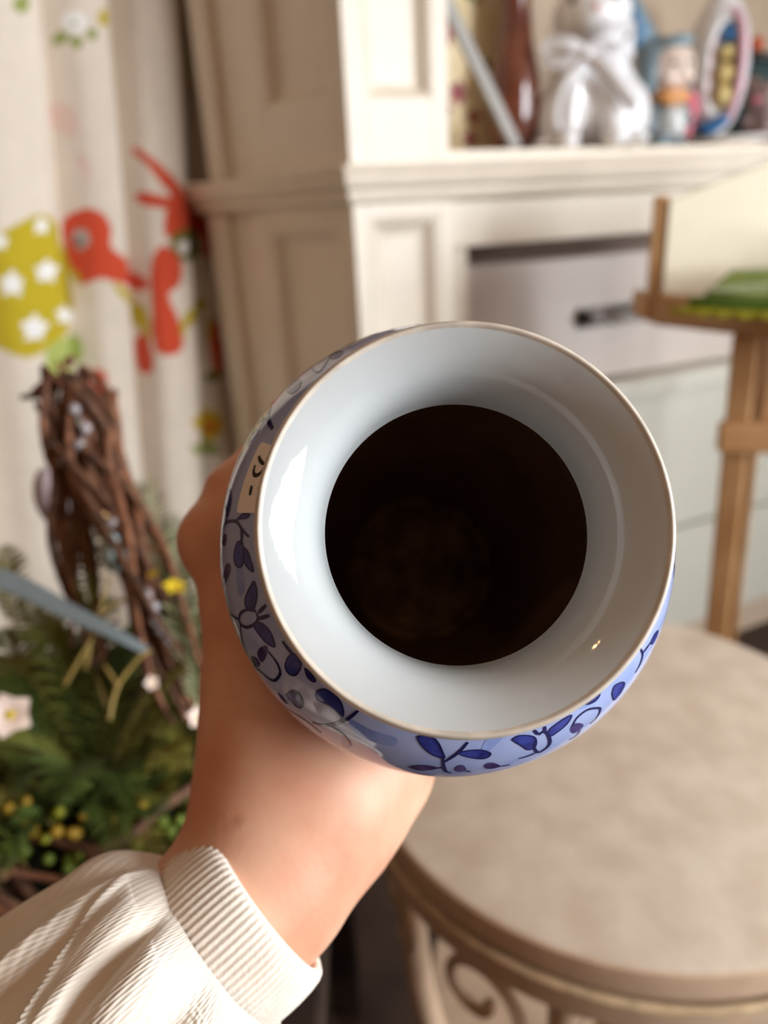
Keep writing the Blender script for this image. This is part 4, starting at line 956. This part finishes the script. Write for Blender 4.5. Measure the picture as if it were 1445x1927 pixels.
for k in range(64):
    a = rb.uniform(0, 6.28); r0 = rb.uniform(.0, .09); r1 = r0+rb.uniform(.05, .13)
    b = BC+[r0*math.cos(a), r0*math.sin(a), .05]; hgt = rb.uniform(.05, .16)*(1.0 if math.sin(a) > -.3 else .65)
    t = BC+[r1*math.cos(a+rb.uniform(-.5, .5)), r1*math.sin(a), .04+hgt]
    if t[0] > -.105: t[0] = -.105
    obj('fern_frond', frond(b, t, rb.uniform(.02, .05), rb.uniform(.018, .034)), G[rb.choice((0, 0, 0, 1, 1, 2))], arr, True)
for (x, y, d, x2, y2, d2, g) in ((320, 1210, .62, 285, 880, .70, 3), (335, 1190, .62, 330, 960, .68, 3), (170, 1150, .64, 165, 960, .72, 0), (30, 1180, .62, 10, 1020, .68, 2), (350, 1260, .60, 345, 1050, .66, 3), (370, 1330, .60, 372, 1120, .63, 3), (250, 1060, .70, 265, 900, .73, 3)):
    obj('sage_frond', frond(P(x, y, d), P(x2, y2, d2), .01, .022), G[g], arr, True)
for q in ([(160, 1260, .60), (175, 1190, .60), (200, 1110, .61), (205, 1085, .61)], [(120, 1290, .59), (150, 1240, .59), (185, 1180, .60)], [(205, 1355, .575), (222, 1290, .58), (265, 1235, .585), (285, 1225, .59)], [(222, 1290, .58), (195, 1250, .585)], [(250, 1125, .62), (215, 1135, .61), (190, 1160, .60)]):
    obj('stem', tube(cr([P(*p) for p in q], 6), [.0020, .0016, .0010], 6), M_stem, arr, True)
# yellow green berry sprigs on the near side of the nest
M_ber = [mat('yellow green berry', (158, 158, 40), 0.5, vary=0.2, vscale=80), mat('green berry', (118, 136, 46), 0.5, vary=0.2, vscale=80), mat('ochre berry', (176, 138, 34), 0.5, vary=0.2, vscale=80)]
bd = ball((0, 0, 0), 1, 10, 7); bmesh_ = None
sprigs = [(195, 1590, 0), (165, 1605, 1), (240, 1610, 0), (285, 1595, 0), (320, 1560, 1), (120, 1625, 1), (60, 1555, 2), (92, 1545, 0), (205, 1535, 2), (260, 1510, 2), (355, 1550, 1), (40, 1620, 1), (25, 1530, 2), (310, 1535, 1), (140, 1560, 2), (10, 1600, 1)]
for (x, y, kk) in sprigs:
    c = P(x, y, .565); sg = obj('berry_sprig', tube(cr([c+[rb.uniform(-.01, .01), .01, -.028], c+[0, .004, -.012], c], 5), .0012, 5), M_stem, arr, True)
    for j in range(rb.choice((3, 4, 5))):
        q = c+np.array([rb.uniform(-.010, .010), rb.uniform(-.008, .008), rb.uniform(-.010, .008)]); r = rb.uniform(.0036, .0052)
        obj('berry', (bd[0]*r+q, bd[1]), M_ber[kk], sg, True)
# blossoms
M_pet = mat('blush petal', (240, 216, 200), 0.6, vary=0.1, vscale=60); M_cen = mat('yellow flower centre', (214, 184, 52), 0.7, vary=0.2); M_ytul = mat('yellow petal', (234, 204, 40), 0.5, vary=0.15)
def blossom(c, r, up, pm, n=5):
    c = np.array(c); up = np.array(up, float); up /= np.linalg.norm(up); s = np.cross(up, X3); s /= np.linalg.norm(s); t = np.cross(up, s)
    f = obj('blossom_center', ball(c, r*.24, 10, 7), M_cen, arr, True); f.name = 'blossom'
    for k in range(n):
        a = 2*math.pi*k/n+.4; d = math.cos(a)*s+math.sin(a)*t; obj('petal', leaf(c+d*r*.1, c+d*r+up*r*.25, r*.95, up=up, curl=.2, n=6), pm, f, True)
toc = CAM-P(30, 1350, .55)
blossom(P(18, 1345, .550), .017, toc, M_pet); blossom(P(372, 1352, .572), .0095, toc+[.2, 0, .3], M_pet, 6); blossom(P(285, 1285, .585), .006, toc, M_pet)
blossom(P(328, 1108, .60), .010, (0.3, -.2, 1), M_ytul); blossom(P(290, 1082, .60), .006, (-.3, -.2, 1), M_ytul)
obj('egg', ball(P(98, 935, .80), 1, 24, 16, (.018, .018, .034)), mat('lilac egg shell', (188, 168, 170), 0.6, vary=0.08), arr, True, label='dusty lilac egg on a stick')
obj('egg_stick', tube([P(98, 960, .80), P(150, 1180, .70), P(200, 1330, .64)], .0015, 6), M_stem, arr, True)

# twisted grapevine figure rising out of the basket
tw = thing('grapevine_arch', 'twisted brown grapevine twig bundle standing in the basket before the curtain', 'twigs', tuple(P(375, 1335, .60)))
main = [P(128, 690, .690), P(140, 745, .688), P(160, 820, .684), P(182, 885, .676), P(222, 965, .664), P(262, 1060, .648), P(300, 1170, .628), P(345, 1270, .612), P(382, 1345, .602)]
left = [P(128, 700, .690), P(120, 790, .690), P(126, 880, .686), P(140, 960, .680), P(148, 1050, .668), P(165, 1150, .650), P(185, 1250, .630)]
for k in range(36):
    path = cr(main if k < 24 else left, 8); T, N_, B_ = frames(path); n = len(path); rd = rb.uniform(.006, .025)*(1 if k < 24 else .7); ph = rb.uniform(0, 6.28); turns = rb.choice((-1, 1))*rb.uniform(2, 6)
    a = rb.randint(0, 10); b = n-rb.randint(0, 14); pts = []
    for i in range(a, b):
        t = i/n; env = (1.3-.35*t if k < 24 else 1.0)*(1+.25*math.sin(9*t+k)); an = ph+turns*t; pts.append(path[i]+(math.cos(an)*N_[i]+math.sin(an)*B_[i])*rd*env+np.array([rb.uniform(-1, 1), rb.uniform(-1, 1), rb.uniform(-1, 1)])*.0006)
    obj('twig', tube(pts, [.0022, .0036+.002*rb.random(), .0035, .002], 7), (M_vine, M_vine2)[k % 2], tw, True)
for q in ([(130, 700, .69), (105, 728, .69), (75, 742, .685), (38, 748, .68)], [(150, 712, .69), (100, 715, .69), (60, 738, .684)], [(135, 730, .68), (170, 735, .68), (205, 775, .675), (218, 800, .67)], [(150, 690, .69), (190, 720, .688), (215, 770, .68), (225, 850, .674), (230, 930, .668)], [(120, 760, .68), (160, 750, .675), (195, 800, .67), (215, 880, .666)], [(225, 780, .68), (205, 790, .68), (190, 830, .67), (200, 900, .66)], [(130, 690, .69), (128, 680, .69), (140, 672, .69)]):
    obj('twig', tube(cr([P(*p) for p in q], 7), [.003, .0046, .0042, .002], 7), (M_vine, M_vine2)[len(q) % 2], tw, True)
# pearls wound round the vines
M_pearl = mat('grey white pearl', (168, 160, 162), 0.2, vary=0.05, coat=0.5)
ps = thing('pearl_string', 'string of grey white pearls wound down the grapevine bundle', 'beads', tuple(P(320, 1200, .585)))
pp = [(160, 805, .662), (150, 838, .662), (140, 770, .665), (212, 985, .640), (214, 1010, .640), (275, 1118, .615), (288, 1142, .612), (292, 1168, .610), (303, 1185, .608), (315, 1202, .606), (118, 868, .668)]
for (x, y, d) in pp: obj('pearl', ball(P(x, y, d), .0054, 12, 8), M_pearl, ps, True)
obj('thread', tube(cr([P(x, y, d+.001) for x, y, d in sorted(pp, key=lambda q: q[1])], 4), .0006, 5), M_pearl, ps)
gm = obj('glass_bead', ball(P(215, 1040, .640), .0125, 16, 10, (1, 1, 1.5)), mat('pale aqua bead', (176, 198, 200), 0.15, coat=0.5), None, True); tag(gm, 'pale aqua oval bead hanging in the grapevine bundle', 'bead')
# silver blue ribbon bridging the ferns, lilac egg behind
M_ribb = mat('silvery blue ribbon', (140, 154, 158), 0.3, metal=0.15, vary=0.15, vscale=30)
rbn = obj('silver_ribbon', strip(cr([P(-60, 1070, .60), P(40, 1105, .60), P(130, 1150, .595), P(215, 1192, .59), P(275, 1225, .588)], 10), [c3(.006, -.010, .009)*k for k in np.linspace(1.35, .45, 41)], .002), M_ribb, None, True, autosmooth=40); tag(rbn, 'silvery blue ribbon strip lying across the ferns', 'ribbon')
